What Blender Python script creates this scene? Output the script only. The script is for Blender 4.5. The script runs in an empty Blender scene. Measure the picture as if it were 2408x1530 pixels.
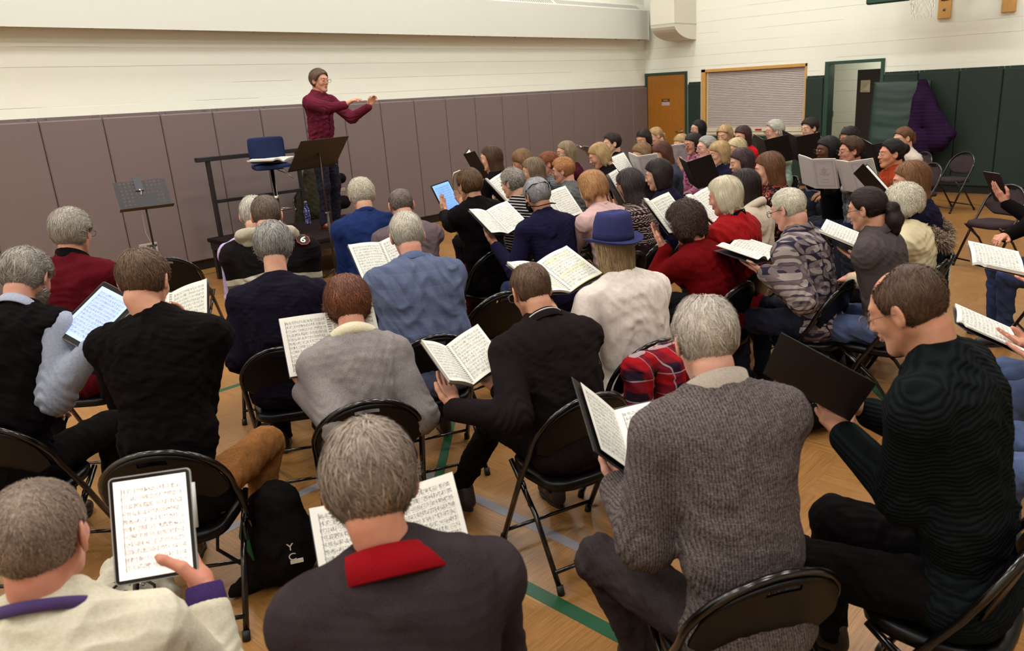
import bpy, math, random, zlib
import numpy as np
from math import sin, cos, radians, pi
C = bpy.context.scene.collection
SC = bpy.context.scene
# ---------------------------------------------------------------- camera
YAW, PITCH, ROLL, FPX, CZ = .8378, .2905, -.0518, 1797.8, 1.9216
PX, PY = 1326.8, 746.4
WB, WR = 9.539, 13.456            # back wall y, right wall x
_f = np.array([sin(YAW)*cos(PITCH), cos(YAW)*cos(PITCH), -sin(PITCH)])
_r0 = np.array([cos(YAW), -sin(YAW), 0.]); _u0 = np.cross(_r0, _f)
_r = cos(ROLL)*_r0 + sin(ROLL)*_u0; _u = -sin(ROLL)*_r0 + cos(ROLL)*_u0
EYE = np.array([0, 0, CZ])
def _ray(x, y): return _f + _r*(x-PX)/FPX - _u*(y-PY)/FPX
def at(x, y, z):                  # world point at height z seen at a pixel of the photo
    d = _ray(x, y); return EYE + d*(z-CZ)/d[2]
def atd(x, y, dep): return EYE + _ray(x, y)*dep
def aty(x, y, Y): d = _ray(x, y); return EYE + d*(Y/d[1])
def atx(x, y, X): d = _ray(x, y); return EYE + d*(X/d[0])
cam = bpy.data.cameras.new('camera'); co = bpy.data.objects.new('camera', cam); C.objects.link(co)
from mathutils import Matrix, Vector
M = Matrix(((_r[0], _u[0], -_f[0], 0), (_r[1], _u[1], -_f[1], 0), (_r[2], _u[2], -_f[2], CZ), (0, 0, 0, 1)))
co.matrix_world = M
cam.sensor_width = 36; cam.lens = 36*FPX/2408
cam.shift_x = -(PX-1204)/2408; cam.shift_y = (PY-765)/2408
cam.dof.use_dof = True; cam.dof.focus_distance = 4.6; cam.dof.aperture_fstop = 4.5
cam.clip_start = .05
SC.camera = co
SC.cycles.max_bounces = 6; SC.cycles.diffuse_bounces = 3; SC.cycles.glossy_bounces = 2; SC.cycles.transmission_bounces = 2; SC.cycles.caustics_reflective = False; SC.cycles.caustics_refractive = False
SC.cycles.use_adaptive_sampling = True; SC.cycles.adaptive_threshold = .05
# ---------------------------------------------------------------- light & exposure
w = bpy.data.worlds.new('world'); SC.world = w; w.use_nodes = True
w.node_tree.nodes['Background'].inputs[0].default_value = (.9, .86, .76, 1)
w.node_tree.nodes['Background'].inputs[1].default_value = .05
SC.view_settings.view_transform = 'Standard'; SC.view_settings.look = 'None'
SC.view_settings.exposure = 0.0; SC.view_settings.gamma = 1
SC.view_settings.use_curve_mapping = False
LAMP_POWER = 53; LAMP_COL = (.96, .99, 1.0)
CEIL = 6.6
LAMPS = [(x, y) for x in (-3.4, .1, 3.6, 7.1, 10.5) for y in (-1.4, 2.3, 5.2, 7.9)]
# ---------------------------------------------------------------- helpers
def rng(name): return np.random.default_rng(zlib.crc32(name.encode()))
def lin(c):
    return tuple(((v/255)/12.92 if v/255 <= .04045 else ((v/255+.055)/1.055)**2.4) for v in c)
class N:
    """a small writer of node expressions"""
    def __init__(s, name):
        s.m = bpy.data.materials.new(name); s.m.use_nodes = True; s.t = s.m.node_tree
        s.b = s.t.nodes['Principled BSDF']; s._c = {}
    def link(s, a, inp):
        if isinstance(a, (int, float)): inp.default_value = a
        elif isinstance(a, tuple):
            inp.default_value = (*a, 1) if len(a) == 3 and len(inp.default_value) == 4 else a
        else: s.t.links.new(a, inp)
    def math(s, op, *a):
        n = s.t.nodes.new('ShaderNodeMath'); n.operation = op
        for i, v in enumerate(a): s.link(v, n.inputs[i])
        return n.outputs[0]
    def coord(s, k='Object'):
        if k not in s._c: s._c[k] = s.t.nodes.new('ShaderNodeTexCoord').outputs[k]
        return s._c[k]
    def xyz(s, k='Object'):
        key = 'xyz'+k
        if key not in s._c:
            n = s.t.nodes.new('ShaderNodeSeparateXYZ'); s.link(s.coord(k), n.inputs[0]); s._c[key] = n.outputs
        return s._c[key]
    def vec(s, x, y, z=0.):
        n = s.t.nodes.new('ShaderNodeCombineXYZ')
        for i, v in enumerate((x, y, z)): s.link(v, n.inputs[i])
        return n.outputs[0]
    def noise(s, scale, v=None, detail=2., k='Object', rough=.5):
        n = s.t.nodes.new('ShaderNodeTexNoise'); s.link(v if v is not None else s.coord(k), n.inputs['Vector'])
        n.inputs['Scale'].default_value = scale; n.inputs['Detail'].default_value = detail
        n.inputs['Roughness'].default_value = rough
        return n.outputs[0]
    def white(s, v):
        n = s.t.nodes.new('ShaderNodeTexWhiteNoise'); n.noise_dimensions = '3D'; s.link(v, n.inputs['Vector']); return n.outputs[0]
    def mix(s, f, a, b):
        n = s.t.nodes.new('ShaderNodeMix'); n.data_type = 'RGBA'
        s.link(f, n.inputs[0]); s.link(a, n.inputs[6]); s.link(b, n.inputs[7]); return n.outputs[2]
    def attr(s, name):
        n = s.t.nodes.new('ShaderNodeAttribute'); n.attribute_name = name; return n.outputs['Fac']
    def band(s, v, lo, hi):
        return s.math('MULTIPLY', s.math('GREATER_THAN', v, lo), s.math('LESS_THAN', v, hi))
    def fr(s, v): return s.math('FRACT', v)
    def mul(s, a, b): return s.math('MULTIPLY', a, b)
    def add(s, a, b): return s.math('ADD', a, b)
    def sub(s, a, b): return s.math('SUBTRACT', a, b)
    def remap(s, v, a, b):
        n = s.t.nodes.new('ShaderNodeMapRange'); s.link(v, n.inputs[0]); n.inputs[1].default_value = a; n.inputs[2].default_value = b
        return n.outputs[0]
    def bump(s, h, dist=.01, st=1.):
        n = s.t.nodes.new('ShaderNodeBump'); s.link(h, n.inputs['Height']); n.inputs['Distance'].default_value = dist
        n.inputs['Strength'].default_value = st; s.t.links.new(n.outputs[0], s.b.inputs['Normal'])
    def out(s, col, rough=.6, metal=0., spec=.5, **kw):
        s.link(col, s.b.inputs['Base Color']); s.link(rough, s.b.inputs['Roughness'])
        s.b.inputs['Metallic'].default_value = metal; s.b.inputs['Specular IOR Level'].default_value = spec
        for k, v in kw.items(): s.link(v, s.b.inputs[k.replace('_', ' ')])
        return s.m
MC = {}
def memo(f):
    def g(*a):
        k = (f.__name__,)+a
        if k not in MC: MC[k] = f(*a)
        return MC[k]
    return g
@memo
def plain(c, rough=.6, metal=0., spec=.5):
    n = N('paint'); return n.out(lin(c), rough, metal, spec)
@memo
def glossy_black(c=(14, 10, 10)):
    n = N('gloss_enamel'); return n.out(lin(c), .16, 0, .6)
@memo
def cloth(c, c2=None, sc=60., bump=.0015, rough=.9):
    n = N('cloth'); c2 = c2 or tuple(int(v*.8) for v in c)
    a = n.noise(sc*4, detail=3.); b = n.noise(sc*.12, detail=1.)
    n.bump(n.noise(sc*7, detail=2.), bump, .6)
    return n.out(n.mix(n.remap(n.add(n.mul(a, .7), n.mul(b, .3)), .35, .65), lin(c), lin(c2)), rough, 0, .06)
@memo
def knit(c, c2, f=190.):
    """ribbed knit with the ribs running down the garment"""
    n = N('ribbed_knit'); x, y, z = n.xyz()
    nz = n.noise(9., detail=1.)
    rib = n.math('ABSOLUTE', n.math('SINE', n.mul(n.add(x, n.mul(nz, .010)), f)))
    st = n.math('ABSOLUTE', n.math('SINE', n.mul(z, f*1.3)))
    sp = n.noise(160., detail=3.)
    h = n.mul(rib, n.add(n.mul(st, .35), .65))
    n.bump(h, .003, .8)
    fac = n.add(n.mul(n.remap(sp, .38, .62), .6), n.mul(rib, .4))
    return n.out(n.mix(fac, lin(c2), lin(c)), .95, 0, .1)
@memo
def ribbed_diag(c, c2):
    n = N('ribbed_jumper'); x, y, z = n.xyz()
    rib = n.math('SINE', n.mul(n.add(z, n.mul(n.math('ABSOLUTE', x), .45)), 430.))
    n.bump(rib, .0016, .7); f = n.remap(rib, -1., 1.)
    return n.out(n.mix(f, lin(c), lin(c2)), .95, 0, .05)
@memo
def plaid(c, c2, c3, s=16.):
    n = N('plaid_cloth'); x, y, z = n.xyz(); xx = n.add(x, n.mul(y, .6))
    def st(v, k): return n.remap(n.math('SINE', n.mul(v, k)), -.2, .2)
    a, b = st(xx, s*6.283), st(z, s*6.283)
    col = n.mix(n.mul(n.add(a, b), .5), lin(c), lin(c2))
    ln = n.math('MAXIMUM', n.math('GREATER_THAN', n.math('SINE', n.add(n.mul(xx, s*6.283), 1.3)), .985), n.math('GREATER_THAN', n.math('SINE', n.add(n.mul(z, s*6.283), 1.3)), .985))
    return n.out(n.mix(n.mul(ln, .55), col, lin(c3)), .9, 0, .1)
@memo
def stripes(c, c2, f=42.):
    n = N('striped_cloth'); x, y, z = n.xyz()
    return n.out(n.mix(n.math('GREATER_THAN', n.fr(n.mul(n.add(z, n.mul(x, .2)), f)), .72), lin(c), lin(c2)), .9, 0, .1)
@memo
def arcs():
    """blouse printed with quarter circles in greys and navy"""
    n = N('geometric_print'); x, y, z = n.xyz()
    u = n.mul(n.add(x, n.mul(y, .35)), 24.); v = n.mul(n.add(z, n.mul(y, .1)), 24.)
    cu, cv = n.math('FLOOR', u), n.math('FLOOR', v)
    r1 = n.white(n.vec(cu, cv, 1.)); r2 = n.white(n.vec(cu, cv, 5.)); r3 = n.white(n.vec(cu, cv, 9.))
    fu = n.sub(n.fr(u), n.math('GREATER_THAN', r1, .5)); fv = n.sub(n.fr(v), n.math('GREATER_THAN', r2, .5))
    d = n.math('SQRT', n.add(n.mul(fu, fu), n.mul(fv, fv)))
    base = n.mix(n.math('GREATER_THAN', r3, .5), lin((38, 34, 52)), lin((92, 78, 80)))
    ring = n.mix(n.math('GREATER_THAN', r1, .62), lin((150, 138, 134)), lin((112, 98, 98)))
    c = n.mix(n.math('LESS_THAN', d, .93), base, ring)
    c = n.mix(n.math('LESS_THAN', d, .42), c, n.mix(r2, lin((44, 40, 62)), lin((120, 106, 104))))
    n.bump(n.noise(400.), .001, .4)
    return n.out(c, .9, 0, .15)
@memo
def floral(c, a, b, s=30.):
    n = N('flower_print'); v = n.noise(s, detail=3.); v2 = n.noise(s*1.4, n.vec(n.xyz()[2], n.xyz()[0], n.xyz()[1]), detail=2.)
    k = n.mix(n.math('GREATER_THAN', v, .56), lin(c), lin(a))
    return n.out(n.mix(n.math('GREATER_THAN', v2, .62), k, lin(b)), .9, 0, .1)
@memo
def fairisle():
    n = N('fair_isle_knit'); x, y, z = n.xyz(); xx = n.add(x, y)
    zig = n.math('PINGPONG', n.mul(xx, 110.), 1.); f = n.fr(n.add(n.mul(z, 22.), n.mul(zig, .25)))
    d = n.mul(n.math('PINGPONG', n.mul(n.sub(xx, z), 110.), 1.), n.math('PINGPONG', n.mul(n.add(xx, z), 110.), 1.))
    m = n.mul(n.math('MAXIMUM', n.band(f, .0, .14), n.mul(n.band(f, .35, .85), n.math('GREATER_THAN', d, .4))), n.math('GREATER_THAN', z, .78))
    return n.out(n.mix(m, lin((40, 27, 29)), lin((180, 160, 150))), .95, 0, .1)
@memo
def feather_print():
    n = N('red_cardigan_knit'); x, y, z = n.xyz()
    v = n.noise(1., n.vec(n.mul(x, 60.), n.mul(z, 11.), 3.), detail=0.)
    m = n.mul(n.mul(n.math('GREATER_THAN', v, .64), n.band(z, .80, 1.06)), n.math('LESS_THAN', y, .06))
    n.bump(n.noise(300.), .001, .5)
    return n.out(n.mix(m, lin((142, 12, 16)), lin((24, 10, 14))), .9, 0, .15)
@memo
def denim(c=(52, 62, 92)):
    n = N('denim'); a = n.noise(420., detail=2.); b = n.noise(5., detail=2.); d = tuple(int(v*.62) for v in c)
    n.bump(a, .0008, .5); return n.out(n.mix(n.remap(n.add(n.mul(a, .4), n.mul(b, .6)), .35, .65), lin(d), lin(c)), .85, 0, .2)
@memo
def skin(c):
    n = N('skin'); a = n.noise(22., detail=3.)
    c2 = (min(255, int(c[0]*.97)), int(c[1]*.89), int(c[2]*.87))
    n.bump(n.noise(260., detail=2.), .0006, .5)
    return n.out(n.mix(n.remap(a, .35, .7), lin(c), lin(c2)), .52, 0, .35)
@memo
def hairmat(c, c2):
    n = N('hair'); t = n.attr('tint'); v = n.noise(14., detail=2.)
    f = n.remap(n.add(n.mul(t, .7), n.mul(v, .5)), .2, .95)
    n.bump(n.noise(300., detail=1.), .001, .3)
    return n.out(n.mix(f, lin(c), lin(c2)), .55, 0, .3)
@memo
def wood(c, c2, s=6., ax=2):
    n = N('wood'); x, y, z = n.xyz(); o = [n.mul(x, 14.), n.mul(y, 14.), n.mul(z, 14.)]; o[ax] = n.mul((x, y, z)[ax], 1.2)
    g = n.noise(s, n.vec(*o), detail=4.); return n.out(n.mix(n.remap(g, .3, .7), lin(c), lin(c2)), .45, 0, .4)
def block(c, horizontal):
    """painted concrete block, courses of 0.2 m"""
    n = N('painted_block'); x, y, z = n.xyz(); u = x if horizontal == 'x' else y
    row = n.math('FLOOR', n.mul(z, 5.)); off = n.mul(n.math('MODULO', row, 2.), .5)
    fz = n.fr(n.mul(z, 5.)); fu = n.fr(n.add(n.mul(u, 2.5), off))
    dz = n.math('MINIMUM', fz, n.sub(1., fz)); du = n.math('MINIMUM', fu, n.sub(1., fu))
    jz = n.remap(dz, .0, .022); ju = n.remap(du, .0, .008)
    # joints are well filled in places, so only some of them read
    w1 = n.white(n.vec(n.math('FLOOR', n.add(n.mul(u, 1.25), n.mul(row, .37))), row, 2.))
    vis = n.add(n.mul(n.math('GREATER_THAN', w1, .62), .85), .06)
    even = n.math('LESS_THAN', n.math('MODULO', n.add(row, .5), 3.), 1.)
    vis = n.math('MAXIMUM', vis, n.mul(even, .9))
    h = n.sub(1., n.mul(n.sub(1., jz), vis))
    h2 = n.sub(1., n.mul(n.sub(1., ju), n.mul(vis, .12)))
    bn = n.noise(160., detail=3.)
    n.bump(n.add(n.math('MINIMUM', h, h2), n.mul(bn, .12)), .006, .75)
    col = n.mix(n.mul(n.sub(1., n.math('MINIMUM', h, h2)), .25), lin(c), lin(tuple(int(v*.8) for v in c)))
    return n.out(col, .6, 0, .3)
def floor_mat():
    n = N('maple_strip_floor'); x, y, z = n.xyz()
    cx, cy = n.math('FLOOR', n.mul(x, 2.2)), n.math('FLOOR', n.mul(y, 2.2))
    par = n.math('MODULO', n.add(n.add(cx, cy), 100.), 2.)
    u = n.add(n.mul(x, n.sub(1., par)), n.mul(y, par)); v = n.add(n.mul(y, n.sub(1., par)), n.mul(x, par))
    fv = n.mul(v, 13.2); st = n.math('FLOOR', fv); plank = n.white(n.vec(st, n.add(cx, n.mul(par, 7.)), cy))
    ff = n.fr(fv); gap = n.remap(n.math('MINIMUM', ff, n.sub(1., ff)), 0., .025)
    g = n.noise(3., n.vec(n.mul(u, 2.), n.mul(v, 42.), n.mul(plank, 9.)), detail=5., rough=.62)
    col = n.mix(n.remap(g, .32, .68), lin((132, 89, 43)), lin((168, 122, 69)))
    col = n.mix(n.mul(plank, .28), col, lin((126, 82, 40)))
    col = n.mix(n.mul(n.sub(1., gap), .5), col, lin((88, 54, 28)))
    return n.out(col, .34, 0, .45)
def music(bg=(236, 232, 222), ns=14., marks=False, emit=0., ink=(34, 30, 30), sys=2.):
    n = N('printed_score' if not emit else 'lit_screen_score'); u, v, _ = n.xyz('UV')
    pg = n.math('FLOOR', u); fu = n.fr(u)
    area = n.mul(n.band(fu, .09, .93), n.band(v, .07, .93))
    t0 = n.mul(v, ns); st = n.math('FLOOR', t0); t = n.fr(t0)
    lines = n.mul(n.band(t, .24, .78), n.math('LESS_THAN', n.fr(n.mul(n.sub(t, .25), 8.)), .2))
    cell = n.vec(n.math('FLOOR', n.mul(fu, 96.)), n.math('FLOOR', n.mul(t0, 9.)), pg)
    notes = n.mul(n.band(t, .18, .82), n.math('GREATER_THAN', n.white(cell), .78))
    stem = n.mul(n.band(t, .2, .85), n.math('GREATER_THAN', n.white(n.vec(n.math('FLOOR', n.mul(fu, 170.)), st, 3.)), .84))
    txt = n.mul(n.band(t, .0, .12), n.math('GREATER_THAN', n.white(n.vec(n.math('FLOOR', n.mul(fu, 90.)), st, 7.)), .45))
    bar = n.mul(n.math('LESS_THAN', n.fr(n.mul(fu, 5.)), .02), n.band(t, .2, .8))
    left = n.band(fu, .10, .108)
    ik = n.math('MAXIMUM', n.mul(lines, .5), n.math('MAXIMUM', n.mul(notes, .85), n.math('MAXIMUM', n.mul(stem, .7), n.math('MAXIMUM', n.mul(txt, .5), n.math('MAXIMUM', bar, left)))))
    ik = n.mul(ik, area)
    col = n.mix(n.mul(ik, .82), lin(bg), lin(ink))
    if marks:
        m = n.mul(n.math('GREATER_THAN', n.white(n.vec(st, pg, 11.)), .62), n.band(t, .02, .22))
        col = n.mix(n.mul(n.mul(m, n.band(fu, .12, .9)), .8), col, lin((214, 226, 60)))
    if emit:
        n.out(col, .3, 0, .4); n.link(col, n.b.inputs['Emission Color']); n.b.inputs['Emission Strength'].default_value = emit
        n.link((0., 0., 0.), n.b.inputs['Base Color']); return n.m
    return n.out(col, .8, 0, .2)
def cover_mat():
    n = N('printed_cover'); u, v, _ = n.xyz('UV'); fu = n.fr(u)
    def fr_(a): return n.mul(n.band(fu, a, 1-a), n.band(v, a*.8, 1-a*.8))
    frame = n.math('MAXIMUM', n.sub(fr_(.1), fr_(.115)), n.sub(fr_(.15), fr_(.156)))
    row = n.math('FLOOR', n.mul(v, 34.)); wd = n.mul(n.white(n.vec(row, 2., 3.)), .24)
    tx = n.mul(n.math('LESS_THAN', n.math('ABSOLUTE', n.sub(fu, .5)), wd), n.mul(n.band(n.fr(n.mul(v, 34.)), .2, .75), n.math('GREATER_THAN', n.white(n.vec(n.math('FLOOR', n.mul(fu, 80.)), row, 1.)), .3)))
    tx = n.mul(tx, n.mul(n.math('GREATER_THAN', n.white(n.vec(row, 9., 9.)), .45), n.band(v, .2, .86)))
    return n.out(n.mix(n.mul(n.math('MAXIMUM', frame, tx), .6), lin((176, 168, 170)), lin((70, 60, 66))), .6, 0, .3)

def mesh_obj(name, V, Fc, mat, parent=None, smooth=True, uv=None, attr=None, loc=None):
    me = bpy.data.meshes.new(name); V = np.asarray(V, np.float32)
    if isinstance(Fc, np.ndarray):
        k = Fc.shape[1]; n = len(Fc)
        me.vertices.add(len(V)); me.vertices.foreach_set('co', V.ravel())
        me.loops.add(n*k); me.loops.foreach_set('vertex_index', Fc.ravel().astype(np.int32))
        me.polygons.add(n); me.polygons.foreach_set('loop_start', np.arange(0, n*k, k, dtype=np.int32))
        me.polygons.foreach_set('loop_total', np.full(n, k, np.int32)); me.update(calc_edges=True)
    else: me.from_pydata(V.tolist(), [], Fc)
    if smooth: me.polygons.foreach_set('use_smooth', np.ones(len(me.polygons), bool))
    if uv is not None:
        l = me.uv_layers.new(name='UVMap'); li = np.empty(len(me.loops), np.int32); me.loops.foreach_get('vertex_index', li)
        l.data.foreach_set('uv', np.asarray(uv, np.float32)[li].ravel())
    if attr is not None:
        a = me.attributes.new('tint', 'FLOAT', 'POINT'); a.data.foreach_set('value', np.asarray(attr, np.float32))
    if mat: me.materials.append(mat)
    o = bpy.data.objects.new(name, me); C.objects.link(o)
    if parent: o.parent = parent
    if loc is not None: o.location = loc
    return o
class MB:
    """collects boxes, tubes, lofts into one mesh"""
    def __init__(s): s.v, s.f = [], []
    def put(s, v, f):
        b = len(s.v); s.v += [tuple(p) for p in v]; s.f += [tuple(i+b for i in q) for q in f]; return s
    def box(s, lo, hi, R=None, o=(0, 0, 0)):
        v = [np.array((x, y, z), float) for x in (lo[0], hi[0]) for y in (lo[1], hi[1]) for z in (lo[2], hi[2])]
        if R is not None: v = [R@p for p in v]
        return s.put([p+np.array(o) for p in v], [(0, 1, 3, 2), (4, 6, 7, 5), (0, 4, 5, 1), (2, 3, 7, 6), (0, 2, 6, 4), (1, 5, 7, 3)])
    def rbox(s, lo, hi, r=.01):
        """box with bevelled edges"""
        lo, hi = np.array(lo, float), np.array(hi, float); v = []; c = (lo+hi)/2; h = (hi-lo)/2; r = min(r, *(h*.49))
        import itertools
        idx = {}
        for sx, sy, sz in itertools.product((-1, 1), repeat=3):
            for a in range(3):
                p = c+np.array((sx, sy, sz))*(h-r); p[a] += (sx, sy, sz)[a]*r; idx[(sx, sy, sz, a)] = len(v); v.append(p)
        f = []
        for a in range(3):
            b, d = [(1, 2), (2, 0), (0, 1)][a]
            for sg in (-1, 1):
                q = []
                for (sb, sd) in ((-1, -1), (1, -1), (1, 1), (-1, 1)):
                    k = [0, 0, 0]; k[a] = sg; k[b] = sb; k[d] = sd; q.append(idx[(*k, a)])
                f.append(q if sg > 0 else q[::-1])
            for sb in (-1, 1):
                for sd in (-1, 1):
                    def g(sa, ax):
                        k = [0, 0, 0]; k[a] = sa; k[b] = sb; k[d] = sd; return idx[(*k, ax)]
                    q = [g(-1, b), g(1, b), g(1, d), g(-1, d)]; f.append(q if sb*sd < 0 else q[::-1])
        for sx, sy, sz in itertools.product((-1, 1), repeat=3):
            q = [idx[(sx, sy, sz, a)] for a in range(3)]; f.append(q if sx*sy*sz > 0 else q[::-1])
        return s.put(v, f)
    def tube(s, pts, r, n=10, closed=False, cap=True):
        pts = np.array(pts, float); m = len(pts); r = np.full(m, r) if np.isscalar(r) else np.array(r)
        t = np.gradient(pts, axis=0) if not closed else np.roll(pts, -1, 0)-np.roll(pts, 1, 0)
        t /= np.linalg.norm(t, axis=1)[:, None]+1e-9
        a = np.array((0, 0, 1.)) if abs(t[0][2]) < .9 else np.array((1., 0, 0)); u = np.cross(t[0], a); v = []
        for i in range(m):
            u = u-t[i]*(u@t[i]); u /= np.linalg.norm(u)+1e-9; w_ = np.cross(t[i], u)
            for k in range(n):
                an = 2*pi*k/n; v.append(pts[i]+r[i]*(cos(an)*u+sin(an)*w_))
        f = []
        for i in range(m if closed else m-1):
            j = (i+1) % m
            for k in range(n): f.append((i*n+k, i*n+(k+1) % n, j*n+(k+1) % n, j*n+k))
        if cap and not closed: f += [tuple(range(n))[::-1], tuple(range((m-1)*n, m*n))]
        return s.put(v, f)
    def lathe(s, prof, c=(0, 0, 0), n=24):
        v = []; f = []
        for (r, z) in prof:
            for k in range(n): v.append((c[0]+r*cos(2*pi*k/n), c[1]+r*sin(2*pi*k/n), c[2]+z))
        for i in range(len(prof)-1):
            for k in range(n): f.append((i*n+k, i*n+(k+1) % n, (i+1)*n+(k+1) % n, (i+1)*n+k))
        f += [tuple(range(n))[::-1], tuple(range((len(prof)-1)*n, len(prof)*n))]
        return s.put(v, f)
    def prism(s, poly, z0, z1, T=lambda p: p):
        n = len(poly); v = [T((p[0], p[1], z0)) for p in poly]+[T((p[0], p[1], z1)) for p in poly]
        return s.put(v, [tuple(range(n))[::-1], tuple(range(n, 2*n))]+[(i, (i+1) % n, n+(i+1) % n, n+i) for i in range(n)])
    def obj(s, name, mat, parent=None, smooth=False, loc=None):
        o = mesh_obj(name, s.v, s.f, mat, parent, smooth, loc=loc); return o
def empty(name, loc=(0, 0, 0), rz=0.):
    o = bpy.data.objects.new(name, None); C.objects.link(o); o.location = loc; o.rotation_euler = (0, 0, rz); o.empty_display_size = .1
    return o
def tag(o, label=None, cat=None, group=None, kind=None):
    for k, v in (('label', label), ('category', cat), ('group', group), ('kind', kind)):
        if v: o[k] = v
    return o
def copy_tree(o, parent=None):
    c = o.copy(); C.objects.link(c)
    if parent: c.parent = parent
    for ch in list(o.children): copy_tree(ch, c)
    return c
# ---------------------------------------------------------------- implicit surfaces
def smin(a, b, k):
    if k <= 0: return np.minimum(a, b)
    m = np.maximum(k-np.abs(a-b), 0)/k; return np.minimum(a, b)-m*m*k*.25
def smax(a, b, k): return -smin(-a, -b, k)
def s_ell(x, y, z, c, r):
    x, y, z = (x-c[0]), (y-c[1]), (z-c[2])
    k0 = np.sqrt((x/r[0])**2+(y/r[1])**2+(z/r[2])**2); k1 = np.sqrt((x/r[0]**2)**2+(y/r[1]**2)**2+(z/r[2]**2)**2)+1e-6
    return k0*(k0-1)/k1
def s_cone(x, y, z, a, b, ra, rb):
    a, b = np.asarray(a, float), np.asarray(b, float); d = b-a; L = d@d+1e-12
    x, y, z = x-a[0], y-a[1], z-a[2]; t = np.clip((x*d[0]+y*d[1]+z*d[2])/L, 0, 1)
    return np.sqrt((x-t*d[0])**2+(y-t*d[1])**2+(z-t*d[2])**2)-(ra+(rb-ra)*t)
class Fld:
    def __init__(s, lo, hi, h):
        s.h = h; s.lo = np.array(lo, float); n = np.ceil((np.array(hi)-s.lo)/h).astype(int)+1
        s.ax = [(s.lo[i]+h*np.arange(n[i])).astype(np.float32) for i in range(3)]
        s.D = np.full(n, .5, np.float32)
    def sl(s, lo, hi):
        o = []
        for i in range(3):
            a = max(0, int((lo[i]-s.lo[i])/s.h)-1); b = min(len(s.ax[i]), int((hi[i]-s.lo[i])/s.h)+3); o.append(slice(a, max(a, b)))
        return tuple(o)
    def grid(s, q): return s.ax[0][q[0]][:, None, None], s.ax[1][q[1]][None, :, None], s.ax[2][q[2]][None, None, :]
    def cone(s, a, b, ra, rb, k=.02):
        a, b = np.asarray(a), np.asarray(b); m = max(ra, rb)+k+s.h*2
        q = s.sl(np.minimum(a, b)-m, np.maximum(a, b)+m); s.D[q] = smin(s.D[q], s_cone(*s.grid(q), a, b, ra, rb), k)
    def ell(s, c, r, R=None, k=.03, cut=False):
        c = np.asarray(c); m = max(r)+k+s.h*2; q = s.sl(c-m, c+m); x, y, z = s.grid(q)
        if R is not None:
            x, y, z = x-c[0], y-c[1], z-c[2]
            x, y, z = (R[0, 0]*x+R[1, 0]*y+R[2, 0]*z), (R[0, 1]*x+R[1, 1]*y+R[2, 1]*z), (R[0, 2]*x+R[1, 2]*y+R[2, 2]*z)
            d = s_ell(x, y, z, (0, 0, 0), r)
        else: d = s_ell(x, y, z, c, r)
        s.D[q] = smax(s.D[q], -d, k) if cut else smin(s.D[q], d, k)
    def near(s, band, fn):
        i = np.nonzero(np.abs(s.D) < band); p = [s.ax[j][i[j]] for j in range(3)]; s.D[i] += fn(*p)
    def sample(s, p):
        g = (p-s.lo)/s.h; n = np.array(s.D.shape); g = np.clip(g, 0, n-1.001); i = g.astype(int); f = g-i; v = 0
        for dx in (0, 1):
            for dy in (0, 1):
                for dz in (0, 1):
                    wt = (f[:, 0] if dx else 1-f[:, 0])*(f[:, 1] if dy else 1-f[:, 1])*(f[:, 2] if dz else 1-f[:, 2])
                    v = v+wt*s.D[i[:, 0]+dx, i[:, 1]+dy, i[:, 2]+dz]
        return v
    def grad(s, p):
        e = s.h; g = np.stack([s.sample(p+np.eye(3)[j]*e)-s.sample(p-np.eye(3)[j]*e) for j in range(3)], 1)
        return g/(np.linalg.norm(g, axis=1)[:, None]+1e-9)
    def mesh(s):
        D = s.D; D[0] = D[-1] = .1; D[:, 0] = D[:, -1] = .1; D[:, :, 0] = D[:, :, -1] = .1
        ins = D < 0; nx, ny, nz = D.shape
        cnt = np.zeros((nx-1, ny-1, nz-1), np.int8)
        for a in (0, 1):
            for b in (0, 1):
                for c in (0, 1): cnt += ins[a:nx-1+a, b:ny-1+b, c:nz-1+c]
        I = np.nonzero((cnt > 0) & (cnt < 8)); n = len(I[0]); idx = np.full(cnt.shape, -1, np.int32); idx[I] = np.arange(n)
        cv = {}
        for a in (0, 1):
            for b in (0, 1):
                for c in (0, 1): cv[a, b, c] = D[I[0]+a, I[1]+b, I[2]+c]
        P = np.zeros((n, 3), np.float32); W = np.zeros(n, np.float32)
        for a, b in (((0, 0, 0), (1, 0, 0)), ((0, 1, 0), (1, 1, 0)), ((0, 0, 1), (1, 0, 1)), ((0, 1, 1), (1, 1, 1)), ((0, 0, 0), (0, 1, 0)), ((1, 0, 0), (1, 1, 0)),
                     ((0, 0, 1), (0, 1, 1)), ((1, 0, 1), (1, 1, 1)), ((0, 0, 0), (0, 0, 1)), ((1, 0, 0), (1, 0, 1)), ((0, 1, 0), (0, 1, 1)), ((1, 1, 0), (1, 1, 1))):
            va, vb = cv[a], cv[b]; m = (va < 0) != (vb < 0); t = np.where(m, va/np.where(m, va-vb, 1), 0)
            A, B = np.array(a, np.float32), np.array(b, np.float32)
            P += np.where(m[:, None], A+(B-A)*t[:, None], 0); W += m
        P = (P/W[:, None]+np.stack(I, 1))*s.h+s.lo
        Q = []
        for ax in range(3):
            s0 = [slice(0, -1) if i == ax else slice(1, -1) for i in range(3)]; s1 = [slice(1, None) if i == ax else slice(1, -1) for i in range(3)]
            A, B = ins[tuple(s0)], ins[tuple(s1)]; e = np.nonzero(A != B); fl = A[e]
            g = [e[i]+(0 if i == ax else 1) for i in range(3)]; u, v = (ax+1) % 3, (ax+2) % 3
            def cell(du, dv):
                k = [x.copy() for x in g]; k[u] -= du; k[v] -= dv; return idx[tuple(k)]
            q = np.stack([cell(1, 1), cell(0, 1), cell(0, 0), cell(1, 0)], 1); q[~fl] = q[~fl][:, ::-1]; Q.append(q)
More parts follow.
